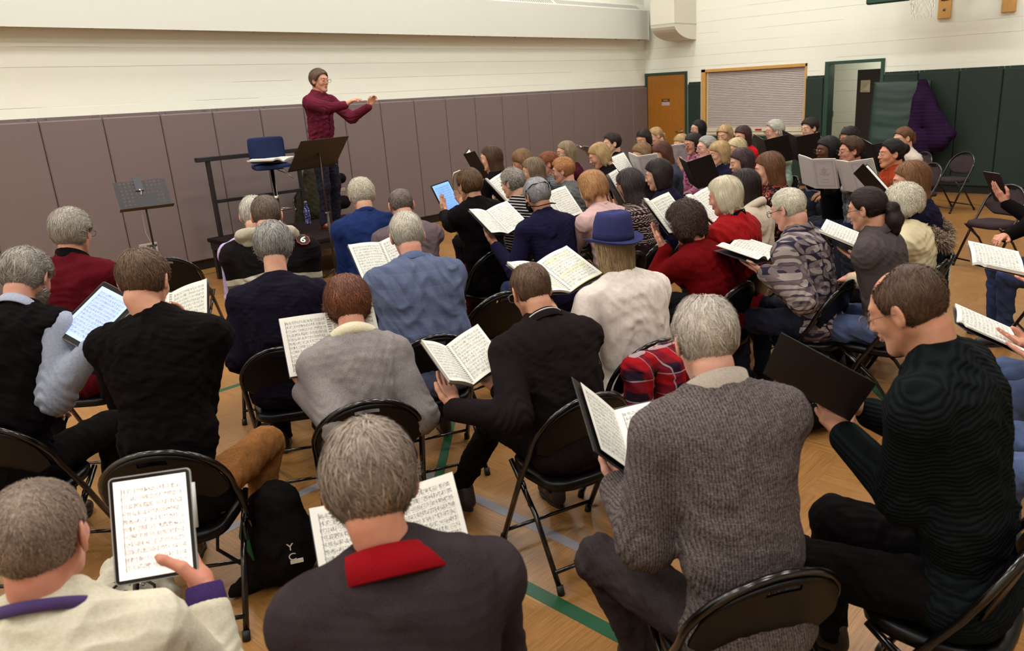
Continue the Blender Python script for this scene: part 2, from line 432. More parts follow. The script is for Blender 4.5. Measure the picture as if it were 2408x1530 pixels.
        return P, np.concatenate(Q)
def folds(seed, amp, f=28., vert=.72):
    r = np.random.default_rng(seed); K = [(r.normal(size=3)*f*sc*np.array((1, 1, 1/vert)), r.uniform(0, 6.28), sc) for sc in (.5, .8, 1.2, 1.9) for _ in range(2)]
    def fn(x, y, z):
        wv = 1.6*np.sin(17*x+7*z+seed % 7)+1.5*np.sin(15*y-13*z+1)+1.2*np.sin(23*x-11*z+9*y); v = 0
        for k, ph, sc in K: v = v+(1-np.abs(np.sin((k[0]*x+k[1]*y+k[2]*z)*.5+ph+wv)))/sc**.7
        return -(amp*(v/3.6-.9)).astype(np.float32)
    return fn
def rotz(a): a = radians(a); return np.array(((cos(a), -sin(a), 0), (sin(a), cos(a), 0), (0, 0, 1.)))
def rotx(a): a = radians(a); return np.array(((1., 0, 0), (0, cos(a), -sin(a)), (0, sin(a), cos(a))))
def roty(a): a = radians(a); return np.array(((cos(a), 0, sin(a)), (0, 1., 0), (-sin(a), 0, cos(a))))
def nrm(v): v = np.asarray(v, float); return v/(np.linalg.norm(v)+1e-9)
# ---------------------------------------------------------------- people
def head_field(F, H, R, s, k, mouth=.0, jaw=1.):
    q = F.sl(H-.17*s, H+.17*s); X, Y, Z = F.grid(q)
    X, Y, Z = X-H[0], Y-H[1], Z-H[2]
    x, y, z = [(R[0, i]*X+R[1, i]*Y+R[2, i]*Z)/s for i in range(3)]
    a = np.abs(x); E = s_ell; K = s_cone
    d = E(x, y, z, (0, -.014, .028), (.075, .097, .088))
    d = smin(d, E(x, y, z, (0, .026, -.02), (.056*jaw, .064, .082)), .028)
    d = smin(d, K(a, y, z, (.045*jaw, -.005, -.045), (.018, .060, -.094), .020, .016), .026)
    d = smin(d, K(x, y, z, (0, .03, -.06), (0, .068, -.097), .036, .019), .03)
    d = smin(d, E(a, y, z, (.036, .056, -.022), (.021, .023, .022)), .022)
    d = smin(d, K(a, y, z, (.0, .084, .03), (.038, .072, .032), .011, .010), .016)
    d = smax(d, -E(a, y, z, (.031, .103, .009), (.018, .017, .013)), .014)
    d = smin(d, E(a, y, z, (.031, .078, .008), (.013, .0125, .012)), .004)
    d = smin(d, K(x, y, z, (0, .086, .016), (0, .1065, -.022), .007, .0105), .014)
    d = smin(d, E(a, y, z, (.0105, .0965, -.027), (.0085, .0095, .0075)), .008)
    d = smin(d, K(a, y, z, (0, .096, -.047), (.019, .087, -.05), .0065, .0035), .005)
    d = smin(d, K(a, y, z, (0, .093, -.058-mouth), (.016, .087, -.055-mouth*.6), .0075, .004), .006)
    if mouth: d = smax(d, -E(x, y, z, (0, .1, -.053-mouth*.5), (.013, .02, mouth*.55)), .004)
    # ears
    ca, sa = cos(.35), sin(.35); ex, ey = a-.081, y+.008
    ux, uy = ca*ex+sa*ey*.0, ey
    e = E(ex-.5*(-uy), ey, z, (0, 0, -.002), (.0085, .021, .036)); e = smax(e, -E(ex-.5*(-uy), ey, z, (.010, .004, .003), (.008, .011, .020)), .005)
    d = smin(d, e, .006)
    F.D[q] = smin(F.D[q], d*s, k)
HL = ([-.12, -.07, -.03, -.012, .012, .03, .048, .068, .085, .1], [-.085, -.08, -.062, -.03, .012, .02, .045, .066, .082, .09])
def hair_mesh(name, style, seed, n, h, s):
    """hair in the head's own frame; shell plus separate locks"""
    st = dict(t=.012, L=0., w=.1, bald=0., by=0., curl=0., sl=.045, lift=.25, flow='down', rec=.012, bangs=0., window=1.12, part=0., nape=0., jit=.35, sw=1., face=-.018, ear=1, prof=1, yc=.016, bun=None, tail=None, beard=0.)
    st.update(style); r = np.random.default_rng(seed); L = st['L']
    F = Fld((-.17, -.21, -.16-max(L, .02)-.06), (.17, .16, .19), h); x, y, z = F.grid((slice(None),)*3); a = np.abs(x)
    t = st['t']; d = s_ell(x, y, z, (0, -.016, .03), (.076+t*.8, .098+t, .088+t))
    line = np.interp(y, HL[0], np.array(HL[1])+np.array([st['nape']]*2+[0]*4+[st['rec']]*4)).astype(np.float32)
    if L <= .03 and st['ear']: d = smax(d, -s_ell(a, y, z, (.09, -.006, -.006), (.034, .026, .040)), .006)
    if L <= .03: d = smax(d, (line-z)*.8, .012); d = smax(d, -(s_ell(x, y, z, (0, .088, -.02-st['bangs']+st['rec']), (.064, .058, .092))), .012)
    else:
        w_ = st['w']; d = smin(d, s_ell(x, y, z, (0, -.03, -L*.42), (w_, .082, L*.62+.05)), .04)
        for sx in (-1, 1): d = smin(d, s_cone(x, y, z, (sx*(w_-.025), .0+st['face'], .02), (sx*(w_-.018), -.0+st['face'], -L+.02), .03, .026), .025)
        d = smax(d, -s_ell(x, y, z, (0, .1, -.03-st['bangs']), (.062*st['window'], .105, .1)), .012)
        d = smax(d, -s_cone(x, y, z, (0, .05, -.06), (0, .12, -.4), .055, .13), .012)
        if st['prof']: d = smax(d, -np.maximum(np.maximum(st['yc']-y, (z-(.034-st['bangs']*.8+.60*(y-st['yc'])))*.85), -z-.16), .014)
        d = smax(d, -L-z+.01*np.sin(x*90)+.006*np.sin(y*130), .02)
    if st['bald']: d = smax(d, -s_ell(x, y, z, (0, st['by'], .12), (st['bald'], st['bald']*1.25, .085)), .008)
    if st['bun'] is not None: c, rr = st['bun']; d = smin(d, s_ell(x, y, z, c, (rr, rr, rr)), .012)
    if st['tail'] is not None:
        p = st['tail']
        for i in range(len(p)-1): d = smin(d, s_cone(x, y, z, p[i][:3], p[i+1][:3], p[i][3], p[i+1][3]), .012)
    if st['beard']: d = np.minimum(d, smax(smax(smax(s_ell(x, y, z, (0, .03, -.045), (.064, .064, .078)), z+.035-.3*np.maximum(0, .03-y), .01), -y+.0, .01), -s_ell(x, y, z, (0, .105, -.052), (.02, .02, .007)), .006))
    F.D = (d + np.zeros(F.D.shape, np.float32)).astype(np.float32)
    D0 = F.D.copy(); F.near(.03, lambda X, Y, Z: (.0012*np.sin(150*X+40*np.sin(30*Y)+r.uniform(0, 6))*np.sin(110*Y+60*Z)+.0012*np.sin(70*X+60*Z)).astype(np.float32))
    V, Q = F.mesh(); F.D = D0
    if len(V) == 0: return None
    k = r.integers(0, len(V), n); p = V[k].astype(float)+r.normal(size=(n, 3))*h*.4
    nr = F.grad(p)
    fl = st['flow']; S = 5; P = [p]; ln = st['sl']*r.uniform(.55, 1.25, n)
    g = np.tile((0, 0, -1.), (n, 1))
    if fl == 'back': g = np.stack([np.zeros(n), np.full(n, -1.), np.full(n, -.25)], 1); g[p[:, 1] < -.04] = (0, -.2, -1)
    elif fl == 'fwd': g = np.stack([p[:, 0]*2, np.full(n, .9), np.full(n, -.3)], 1); g[p[:, 2] < .05] = (0, .2, -1); g[p[:, 1] < -.06] = (0, 0, -1)
    elif fl == 'whorl':
        c = np.array((.01, -.06, .125)); g = p-c; g[:, 2] -= .02; g += np.cross(nr, g)*.35
    elif fl == 'side': g = np.stack([np.where(p[:, 0] > st['part'], 1., -1.)*np.clip(1.2-8*np.abs(p[:, 0]), .1, 1), p[:, 1]*4+.1, np.full(n, -.5)-np.abs(p[:, 0])*8], 1)
    elif fl == 'tie': c = np.array(st['tail'][0][:3] if st['tail'] else st['bun'][0]); g = c-p; far = (p@np.array((0, 0, 1.)) < c[2]-.04) & (p[:, 1] < c[1]+.01); g[far] = (0, -.1, -1)
    g = g/(np.linalg.norm(g, axis=1)[:, None]+1e-9)+r.normal(size=(n, 3))*st['jit']
    ph = r.uniform(0, 6.28, n); lift = st['lift']*r.uniform(.3, 1.3, n)
    for i in range(S):
        nr = F.grad(p); tg = g-nr*np.sum(g*nr, 1)[:, None]; tg /= np.linalg.norm(tg, axis=1)[:, None]+1e-9
        bi = np.cross(nr, tg); step = (ln/S)[:, None]
        p = p+step*(tg+nr*(lift*(1-.45*i))[:, None])
        if st['curl']: p = p+step*st['curl']*(bi*np.sin(ph+i*1.7)[:, None]+nr*np.cos(ph+i*1.7)[:, None]*.6)
        dd = F.sample(p); p = p+nr*np.maximum(.0015-dd, 0)[:, None]
        P.append(p)
    P = np.stack(P, 1)                       # n,S+1,3
    bad = (P[:, :, 1] > (st['yc']+.004 if L > .03 else .062)) & (P[:, :, 2] < (.028-st['bangs']*.8+.60*(P[:, :, 1]-st['yc']) if L > .03 else .058-st['bangs']+st['rec'])) & (P[:, :, 2] > -.15)
    if st['beard']: bad &= P[:, :, 2] > -.03
    ok = ~bad[:, 1:].any(1); P = P[ok]; n = len(P); lift = lift[ok]
    nr0 = F.grad(P[:, 0]); T = P[:, 1]-P[:, 0]; side = np.cross(T, nr0); side /= np.linalg.norm(side, axis=1)[:, None]+1e-9
    wd = (.00062*st['sw']*(1+h/.005))*r.uniform(.6, 1.3, n)
    prof = np.array([1, 1, .95, .8, .55, .12]); off = side[:, None, :]*(wd[:, None]*prof[None])[:, :, None]
    A, B = P-off, P+off; vs = np.stack([A, B], 2).reshape(-1, 3); base = len(V)
    m = (S+1)*2; i0 = (np.arange(n)*m)[:, None]+np.arange(S)[None]*2; i0 = i0.ravel()+base
    Q2 = np.stack([i0, i0+1, i0+3, i0+2], 1)
    tint = np.concatenate([np.full(len(V), .3), np.repeat(np.clip(r.normal(.48, .2, n), 0, 1), m)])
    # brows
    VV = [V, vs]; QQ = [Q, Q2]; tt = [tint]
    nb = 70
    bx = np.linspace(.014, .046, nb//2); b = np.concatenate([np.stack([sx*bx, .094-(bx*9)**2*.11, .030+.004*np.sin((bx-.014)*70)], 1) for sx in (-1, 1)])
    b = b+r.normal(size=b.shape)*(.001, .001, .0012); dr = np.sign(b[:, :1])*np.array([[.008, -.0015, .0]]); e = b+dr; wv = np.tile((0, 0, .0014), (len(b), 1))
    bv = np.stack([b-wv, b+wv, e+wv*.3, e-wv*.3], 1).reshape(-1, 3); bq = np.arange(len(bv)).reshape(-1, 4)+base+len(vs)
    VV.append(bv); QQ.append(bq); tt.append(np.full(len(bv), .1))
    return np.concatenate(VV)*s, np.concatenate(QQ), np.concatenate(tt)
def hand(F, wr, fd, pn, side, curl=(25, 30, 20), k=.006, s=1., thumb=0.):
    """side +1: thumb toward +x of the hand frame (y = finger direction, z = back of hand)"""
    y = nrm(fd); z = -np.asarray(pn, float); z = nrm(z-y*(z@y)); x = np.cross(y, z); B = np.stack([x, y, z], 1)
    T = lambda p: wr+B@(np.array(p, float)*s)
    fx = [.027, .009, -.009, -.026]; fl = [.9, 1.0, .95, .76]; kn = [.085, .09, .086, .078]
    rr = max(.0078*s, F.h*1.05)
    F.cone(T((0, -.01, 0)), T((0, .03, 0)), .024*s, .027*s, k*2)
    for i in range(4):
        xi = fx[i]*side; F.cone(T((xi*.5, .015, 0)), T((xi, kn[i], .001)), .0155*s, .0125*s, .012)
        p = np.array((xi, kn[i], .001)); a = 0.; sp = xi*1.2
        for j, l in enumerate((.043, .027, .022)):
            a += curl[j]*(.85+.1*i); q = p+l*fl[i]*np.array((sp if j == 0 else sp*.3, cos(radians(a)), -sin(radians(a))))
            F.cone(T(p), T(q), rr*(1.08-.08*j), rr*(1.0-.08*j), k*.6); p = q
    tb = [(.018*side, .012, -.006), (.043*side, .042, -.014-thumb*.3), (.056*side, .072, -.016-thumb), (.058*side, .098, -.014-thumb*1.4)]
    for i in range(3): F.cone(T(tb[i]), T(tb[i+1]), (.0165, .0125, .0105)[i]*s, (.0125, .0105, .009)[i]*s, k*1.3)
class Pose: pass
def make_pose(sp):
    p = Pose(); g = sp.get; s = g('s', 1.); stand = g('stand')
    ln, hn, nk = g('lean', 8), g('hunch', 14), g('neck', 28)
    D = lambda a: np.array((sin(radians(g('side', 0)))*.6, sin(radians(a)), cos(radians(a))))
    ts = g('ts', 1.)*s
    p.P0 = np.array((0, -.05 if not stand else 0., (.535 if not stand else .93*s)))
    p.P1 = p.P0+.18*ts*D(ln); p.P2 = p.P1+.20*ts*D(ln+hn*.5); p.P3 = p.P2+.13*ts*D(ln+hn); p.P4 = p.P3+g('nl', .10)*s*D(nk)+np.array((g('nx', 0.), 0, 0))
    hp, hy = g('pitch', 22), g('yaw', 0)
    p.R = rotz(-hy)@rotx(-hp)@roty(g('tilt', 0)); p.H = p.P4+p.R@np.array((0, .018, .075))*s; p.s = s; p.hs = g('hs', 1.)*s
    bw = g('bw', 1.)*s; p.bw = bw; up = nrm(p.P3-p.P2); p.up = up; tw = g('twist', 0); rt = rotz(-tw)@np.array((1., 0, 0)); p.rt = rt
    fwd = np.cross(up, rt); p.fwd = fwd
    for sd, nm in ((1, 'R'), (-1, 'L')):
        S = p.P3+rt*sd*.168*bw-up*.055*s+fwd*.012
        setattr(p, 'S'+nm, S)
    return p
def ik(S, W, a, b, pole):
    d = W-S; L = np.linalg.norm(d); mx = (a+b)*.985
    if L > mx: W = S+d/L*mx; d = W-S; L = mx
    n = d/L; c = (a*a-b*b+L*L)/(2*L); hgt = math.sqrt(max(a*a-c*c, 0)); pv = np.asarray(pole, float); pv = nrm(pv-n*(pv@n))
    return S+n*c+pv*hgt, W
def torso(F, p, o, k=.05, belly=0., hip=0., bulk=1.):
    bw = p.bw; s = p.s; ax = p.up; Rm = np.stack([p.rt, p.fwd, p.up], 1)
    d0 = nrm(p.P2-p.P0); R0 = np.stack([np.array((1., 0, 0)), np.cross(d0, (1., 0, 0)), d0], 1)
    F.ell(p.P0+(0, .0, -.01), (.175*s*bw/s+hip+o, .115+hip*.5+o, .11+o), None, k)
    F.ell(p.P1+np.array((0, .012+belly*.5, 0)), (.148*bw*bulk+belly*.5+o, .108+belly+o, .16*s+o), R0, .08)
    F.ell(p.P2+np.array((0, .0, .0))+p.fwd*.008, (.160*bw*bulk+o, .112*bulk+o, .175*s+o), Rm, .08)
    F.ell(p.P3-p.up*.075*s-p.fwd*.004, (.145*bw+o, .088+o, .09*s+o), Rm, .06)
    for S in (p.SR, p.SL):
        F.cone(p.P3-p.up*.085*s+(S-p.P3)*.3, S-p.up*.01, .082*s+o, .060*s+o, .05)
        F.cone(p.P3+p.up*.012, S+p.up*.004, .050*s+o, .046*s+o, .045)
def arm(F, S, E, W, o, k=.03, r=(.052, .044, .041, .029), W2=None):
    F.cone(S, E, r[0]+o, r[1]+o, k); F.cone(E, W2 if W2 is not None else W, r[2]+o, r[3]+o, k)
def legs(F, p, o, kn, an, k=.03, r=(.082, .062, .055, .042)):
    for i, sd in enumerate((1, -1)):
        h = p.P0+np.array((sd*.085*p.bw, .02, -.01)); F.cone(h, kn[i], r[0]*1.0+o, r[1]+o, .05); F.cone(kn[i], an[i], r[2]+o, r[3]+o, k)
def collar_mesh(parent, p, name, mat, kind, s, o=.0, piping=None, cz=0.):
    prof = {'bigpolo': [(0, -.018), (.0, .022), (.005, .031), (.012, .031), (.028, .010), (.048, -.024), (.044, -.028), (.014, -.002)], 'polo': [(.0, -.018), (.001, .022), (.004, .030), (.010, .031), (.017, .020), (.030, -.012), (.027, -.016), (.012, .004)],
            'turtle': [(.0, -.02), (.002, .035), (.006, .045), (.013, .044), (.014, .0), (.013, -.012), (.008, -.014)],
            'crew': [(-.001, -.016), (0., .0), (.004, .008), (.010, .007), (.014, -.004), (.012, -.016)],
            'cowl': [(.0, -.02), (.006, .02), (.02, .035), (.036, .026), (.042, .0), (.034, -.02), (.014, -.02)],
            'stand': [(.0, -.015), (.003, .022), (.007, .026), (.011, .022), (.012, -.015)]}[kind]
    # ring around the neck, higher at the back than in front
    nu = nrm(p.P4-p.P3); c = p.P3+nu*(.022*s+cz); rt = p.rt; fw = nrm(np.cross(nu, rt)); n = 40; V = []; Fc = []
    for i in range(n):
        a = 2*pi*i/n; cx, cy = cos(a), sin(a); rx, ry = (.068+o)*s, (.068+o)*s
        fr_ = max(0., cy)
        for (dr, dz) in prof:
            rr_ = 1+(.12*fr_)
            q = c+rt*cx*(rx+dr*s)*1.0+fw*(cy*(ry+dr*s)*rr_+.004)+nu*(dz*s-.030*s*(cy+.35)*(1 if kind != 'turtle' else .5))
            V.append(q)
    m = len(prof)
    for i in range(n):
        for j in range(m): Fc.append((i*m+j, ((i+1) % n)*m+j, ((i+1) % n)*m+(j+1) % m, i*m+(j+1) % m))
    o = mesh_obj(name, V, Fc, mat, parent)
    if piping:
        for j, nm in ((5 if kind == 'bigpolo' else 4, 'collar_piping'), (2, 'collar_edge')):
            MB().tube([V[i*m+j] for i in range(n)], .0028, 6, closed=True).obj(nm, piping, o, True)
    return o
def shoe(parent, an, ang, mat, sole, s=1.):
    F = Fld((-.07, -.13, -.01), (.07, .24, .16), .007)
    F.cone((0, -.035, .045), (0, .03, .05), .034, .036, .02); F.cone((0, .03, .045), (0, .13, .03), .036, .036, .03); F.cone((0, .13, .03), (0, .155, .028), .036, .03, .02)
    F.cone((0, -.03, .08), (0, -.02, .11), .034, .036, .02)
    z = F.ax[2][None, None, :]; F.D = smax(F.D, (.012-z)*np.ones_like(F.D), .004)
    V, Q = F.mesh(); R = rotz(-ang); V = V@R.T+np.array((an[0], an[1], 0))
    o = mesh_obj('shoe', V, Q, mat, parent)
    pts = [(.044*cos(a)*(1 if sin(a) > 0 else .82), .06+.115*sin(a)) for a in np.linspace(0, 2*pi, 28)[:-1]]
    m = MB().prism(pts, 0., .016, lambda q: R@np.array(q)+np.array((an[0], an[1], 0))); m.obj('sole', sole, o)
    return o
def glasses_mesh(parent, p, col=(30, 24, 24), rimless=False, big=1.):
    m = MB(); s = p.hs; T = lambda q: p.H+p.R@(np.array(q, float)*s); rr = .0011 if rimless else .0019
    for sx in (-1, 1):
        sp_ = lambda v: np.sign(v)*abs(v)**.72
        pts = [T((sx*.034+.0255*big*sp_(cos(a)), .112-.035*abs(sx*.034+.0255*cos(a)), .003+.0185*big*sp_(sin(a)))) for a in np.linspace(0, 2*pi, 21)[:-1]]
        m.tube(pts, rr, 6, closed=True)
        m.tube([T((sx*.056, .106, .009)), T((sx*.074, .09, .010)), T((sx*.081, .02, .010)), T((sx*.082, -.004, .006)), T((sx*.079, -.018, -.014))], rr*.9, 6)
    m.tube([T((-.0105, .114, .008)), T((0, .117, .011)), T((.0105, .114, .008))], rr, 6)
    return m.obj('glasses', plain(col, .3, .6 if rimless else 0.), parent, True)
SHOE_SOLE = None
def person(key, px, py, z, hd=None, **sp):
    """seated (or standing) figure whose head centre lies where the photo shows it"""
    g = sp.get; near = g('near', 0); seed = zlib.crc32(key.encode()) % 9999
    tgt = at(px, py, z); s = g('s', 1.); base = g('base', 0.)
    if hd is None: hd = math.degrees(math.atan2(4.67-tgt[0], 7.95-tgt[1]))
    hd += g('turn', 0)
    # stretch the trunk a little so that the head reaches its height
    p = make_pose(sp); want = z-base
    for _ in range(3):
        sp['ts'] = np.clip(sp.get('ts', 1.)*(want-p.P0[2])/(p.H[2]-p.P0[2]), .8, 1.35); p = make_pose(sp)
    Rw = rotz(-hd); hxy = Rw@p.H; root = np.array((tgt[0]-hxy[0], tgt[1]-hxy[1], base))
    L2 = lambda P: Rw.T@(np.asarray(P)-root)          # world to local
    h = {0: .0068, 1: .0058, 2: .0045}[near]
    # ---- item and hands
    item = g('item'); arms = dict(g('arms', {})); IR = None
    if item:
        ik_, ip, tilt, iy, iroll = item[0], item[1], item[2], item[3], (item[4] if len(item) > 4 else 0)
        if len(ip) == 2: ic = np.array((ip[1]*0, ip[0], ip[1])); icw = root+Rw@ic
        elif ip[2] < 0: icw = atd(ip[0], ip[1], -ip[2]); ic = L2(icw)
        else: icw = at(*ip); ic = L2(icw)
        IRl = rotz(-iy)@rotx(tilt)@rotz(iroll); IRw = Rw@IRl
        W_, H_ = {'score': (.205, .27), 'folder': (.225, .29), 'tablet': (.09, .125), 'bigtab': (.11, .14), 'cover': (.205, .27), 'octavo': (.17, .25)}[ik_]
        io = g('iopt', {}); W_, H_ = io.get('W', W_), io.get('H', H_)
        for sd, nm in ((1, 'R'), (-1, 'L')):
            if nm in arms: continue
            gx, gy = (g('gripx', .72), g('gripy', -.5)) if ik_ not in ('tablet', 'bigtab') else (.85, -.35)
            off = np.array((sd*(W_*gx+.0), H_*gy-.055, -.036)); fd = IRl@np.array((-sd*.25, .95, .05)); pn = IRl@np.array((-sd*.1, 0, 1.))
            if ik_ in ('tablet', 'bigtab'): off = np.array((sd*(W_+.012), H_*gy-.06, -.040)); fd = IRl@np.array((-sd*.40, .9, -.04)); pn = IRl@np.array((-sd*.15, 0, 1.))
            arms[nm] = (ic+IRl@off, fd, pn, (4, 5, 5), 1.)
    for sd, nm in ((1, 'R'), (-1, 'L')):
        if nm not in arms: arms[nm] = (np.array((sd*.10, .30, .63)), (-sd*.3, 1, -.15), (0, 0, -1), (20, 25, 20), 0.)
    A = {}
    for sd, nm in ((1, 'R'), (-1, 'L')):
        wr, fd, pn, cu, th = arms[nm][:5]; wr = np.asarray(wr, float)
        if len(arms[nm]) > 5 and arms[nm][5] == 'w': wr = L2(wr); fd = Rw.T@np.asarray(fd, float); pn = Rw.T@np.asarray(pn, float)
        pole = g('pole'+nm, (sd*.22, -.55, -1.)); S = getattr(p, 'S'+nm)
        S = S+nrm(wr-S)*.02; E_, W_2 = ik(S, wr, .285*s, .255*s, pole); A[nm] = (S, E_, W_2, np.asarray(fd, float), np.asarray(pn, float), cu, th)
    # ---- skin
    allp = [p.H+.17*s, p.H-.17*s, p.P0]+[A[n_][i] for n_ in 'RL' for i in (0, 1, 2)]
    lo = np.min(allp, 0)-.22; hi = np.max(allp, 0)+.22; lo[2] = max(lo[2], p.P0[2]-.02); hi[2] = max(p.H[2]+.16*s, hi[2]-.12)
    lo = np.maximum(lo, np.min(allp, 0)-(.22 if near > -1 else .1))
    F = Fld(lo, hi, h)
    torso(F, p, -.012, belly=g('belly', 0.), bulk=g('bulk', 1.))
    nkr = .053*s*g('nkw', 1.)
    F.cone(p.P3-(0, 0, .01), p.P4+p.R@np.array((0, -.028, .008)), nkr+.004, nkr, .03); F.cone(p.P3+p.fwd*.03, p.P4+p.R@np.array((0, .02, -.045)), nkr*.8, nkr*.7, .03)
    for nm in 'RL':
        S, E_, W_2, fd, pn, cu, th = A[nm]; arm(F, S, E_, W_2, 0 if g('bare') else -.006, r=(.05, .042, .04, .0265) if g('bare') else (.046, .038, .034, .0235))
        hand(F, W_2+nrm(fd)*.012, fd, pn, -1 if nm == 'R' else 1, cu, s=s*g('hand', 1.), thumb=th*.012)
    head_field(F, p.H, p.R, p.hs, .025, g('mouth', .004), g('jaw', 1.))
    V, Q = F.mesh(); sk = g('skin', (196, 150, 124))
    body = mesh_obj('person', V, Q, skin(sk)); body.location = root; body.rotation_euler = (0, 0, -radians(hd))
    tag(body, g('label'), 'person', g('group'))
    # ---- top
    o = g('thick', .012); b = allp; F = Fld(np.min(b, 0)-.25, np.max([p.P3+.12, *[A[n_][i] for n_ in 'RL' for i in (0, 1, 2)], p.P0], 0)+.2, h*1.15)
    torso(F, p, o, belly=g('belly', 0.), hip=g('hip', 0.), bulk=g('bulk', 1.))
    kind = g('top', 'long'); slp = {}
    F.near(.02, folds(seed, g('fold', .005)*2., g('ffreq', 48.)))
    F.cone(p.P3-p.up*.02, p.P3+nrm(p.P4-p.P3)*.028, .070*s+o*.3, .058*s, .03)
    G_ = None
    if kind == 'vest':
        G_ = Fld(F.lo, F.lo+F.h*(np.array(F.D.shape)-1), F.h)
    T_ = G_ or F
    for nm in 'RL':
        S, E_, W_2 = A[nm][:3]
        if kind == 'tee':
            M_ = S+(E_-S)*.62; G2 = Fld(F.lo, F.lo+F.h*(np.array(F.D.shape)-1), F.h); G2.cone(S, S+(E_-S)*.9, .058+o, .064+o, .02)
            x, y, zz = G2.grid((slice(None),)*3); n_ = nrm(E_-S); G2.D = smax(G2.D, ((x-M_[0])*n_[0]+(y-M_[1])*n_[1]+(zz-M_[2])*n_[2]).astype(np.float32), .006)
            m3 = tuple(min(u, v) for u, v in zip(F.D.shape, G2.D.shape)); q = tuple(slice(0, k_) for k_ in m3); F.D[q] = smin(F.D[q], G2.D[q], .02)
        else: arm(T_, S, E_, W_2, o, r=(.056, .050, .046, .031) if not g('loose') else (.064, .060, .056, .036), W2=W_2-nrm(W_2-E_)*(.055 if g('cuffcol') else g('cuff', .0)))
    # soft folds at the elbows
    if kind != 'tee':
        E1, E2 = A['R'][1], A['L'][1]; fa = g('fold', .005)
        def ef(x, y, zz):
            v = 0
            for e in (E1, E2):
                d2 = (x-e[0])**2+(y-e[1])**2+(zz-e[2])**2; v = v+np.exp(-d2/.012)*np.sin(110*zz+70*y+9*np.sin(30*x))*fa*.9
            return v.astype(np.float32)
        T_.near(.02, ef)
    mat = g('tmat') or cloth(g('tcol', (60, 60, 70)))
    z0 = g('hem', p.P0[2]-.08)
    V, Q = F.mesh(); top = mesh_obj(g('topname', 'jumper'), V, Q, mat, body)
    if g('toplabel'): top['label'] = sp['toplabel']
    if G_: V, Q = G_.mesh(); sh = mesh_obj('shirt_sleeves', V, Q, g('smat'), body)
    ck = g('collar', 'crew')
    if ck:
        cm = collar_mesh(body, p, 'collar', g('cmat') or mat, ck, s, g('co', 0.), g('piping'), g('cz', 0.))
        if g('collarlabel'): cm['label'] = sp['collarlabel']
    if g('collar2'): collar_mesh(body, p, 'inner_collar', g('c2mat'), g('collar2'), s*.985, -.004)
    # ---- trousers, shoes
    if g('lower', 1):
        if g('stand'):
            kn = [p.P0+np.array((sd*.10, .03, -.44)) for sd in (1, -1)]; an = [np.array((sd*.12, -.02, .09)) for sd in (1, -1)]; fa_ = (8, -8)
        else:
            ks = g('knees', .15); kf = g('kf', .40); ft = g('feet', .38)
            kn = [np.array((sd*ks, kf, .51)) for sd in (1, -1)]; an = [np.array((sd*(ks-.02), ft, .10)) for sd in (1, -1)]; fa_ = (6, -6)
            if g('kneeoff'): kn = [k_+np.array(q) for k_, q in zip(kn, g('kneeoff'))]
            if g('ankoff'): an = [k_+np.array(q) for k_, q in zip(an, g('ankoff'))]
        b = kn+an+[p.P0]; F = Fld(np.min(b, 0)-.2, np.max(b, 0)+.2, h*1.5); legs(F, p, .010, kn, an); F.ell(p.P0+(0, .0, -.015), (.168*p.bw+g('hip', 0), .115, .10), None, .05)
        F.near(.02, folds(seed+5, .012, 40.)); V, Q = F.mesh(); lg = mesh_obj('trousers', V, Q, g('pmat') or denim((40, 42, 58)), body)
        for i in (0, 1): shoe(body, an[i]-np.array((0, .0, 0)), fa_[i], g('shmat') or plain((26, 20, 20), .4), plain((30, 28, 28), .7))
    # ---- hair
    hr = g('hair')
    if hr:
        nst = {0: 2400, 1: 8000, 2: 17000}[near]; nst = int(nst*hr.get('dens', 1.)*(1.7 if hr.get('L', 0) > .03 else 1))
        r_ = hair_mesh(key, {k_: v for k_, v in hr.items() if k_ not in ('c', 'c2', 'dens')}, seed, nst, max(.0045, h*.8), p.hs)
        if r_:
            V, Q, tt = r_; V = V@p.R.T+p.H; mesh_obj('hair', V, Q, hairmat(hr['c'], hr['c2']), body, attr=tt)
    if g('face', 1):
        for sx in (-1, 1):
            c = p.H+p.R@np.array((sx*.031, .0815, .0075))*p.hs
            V = [c+p.R@(np.array((cos(a)*sin(b), cos(b), sin(a)*sin(b)))*.0125*p.hs) for b in (.001, .25, .5, .8) for a in np.linspace(0, 2*pi, 9)[:-1]]
            Fq = [(i*8+j, i*8+(j+1) % 8, (i+1)*8+(j+1) % 8, (i+1)*8+j) for i in range(3) for j in range(8)]
            eo = MB().put(V, Fq).obj('eye', plain((214, 204, 196), .3), body, True); MB().put([c+p.R@((np.array((cos(a)*.0055, .0128, sin(a)*.0055)))*p.hs) for a in np.linspace(0, 2*pi, 11)[:-1]], [tuple(range(10))]).obj('iris', plain((40, 26, 20), .2), eo)
        lm = plain(tuple(int(a*b) for a, b in zip(sk, (.88, .72, .70))), .45)
        for zz, r0, nm in ((-.0475, .0048, 'upper_lip'), (-.0575-g('mouth', .004), .0056, 'lower_lip')):
            ts_ = (-1, -.7, -.35, 0, .35, .7, 1.)
            MB().tube([p.H+p.R@np.array((t*.019, .0955-.011*t*t, zz+(-.002 if zz > -.05 else .004)*abs(t)))*p.hs for t in ts_], [(.0012, r0*.7, r0*.92, r0, r0*.92, r0*.7, .0012)[k]*p.hs for k in range(7)], 8).obj(nm, lm, body, True)
    gl = g('glasses')
    if gl: glasses_mesh(body, p, *(gl if isinstance(gl, tuple) else ()))
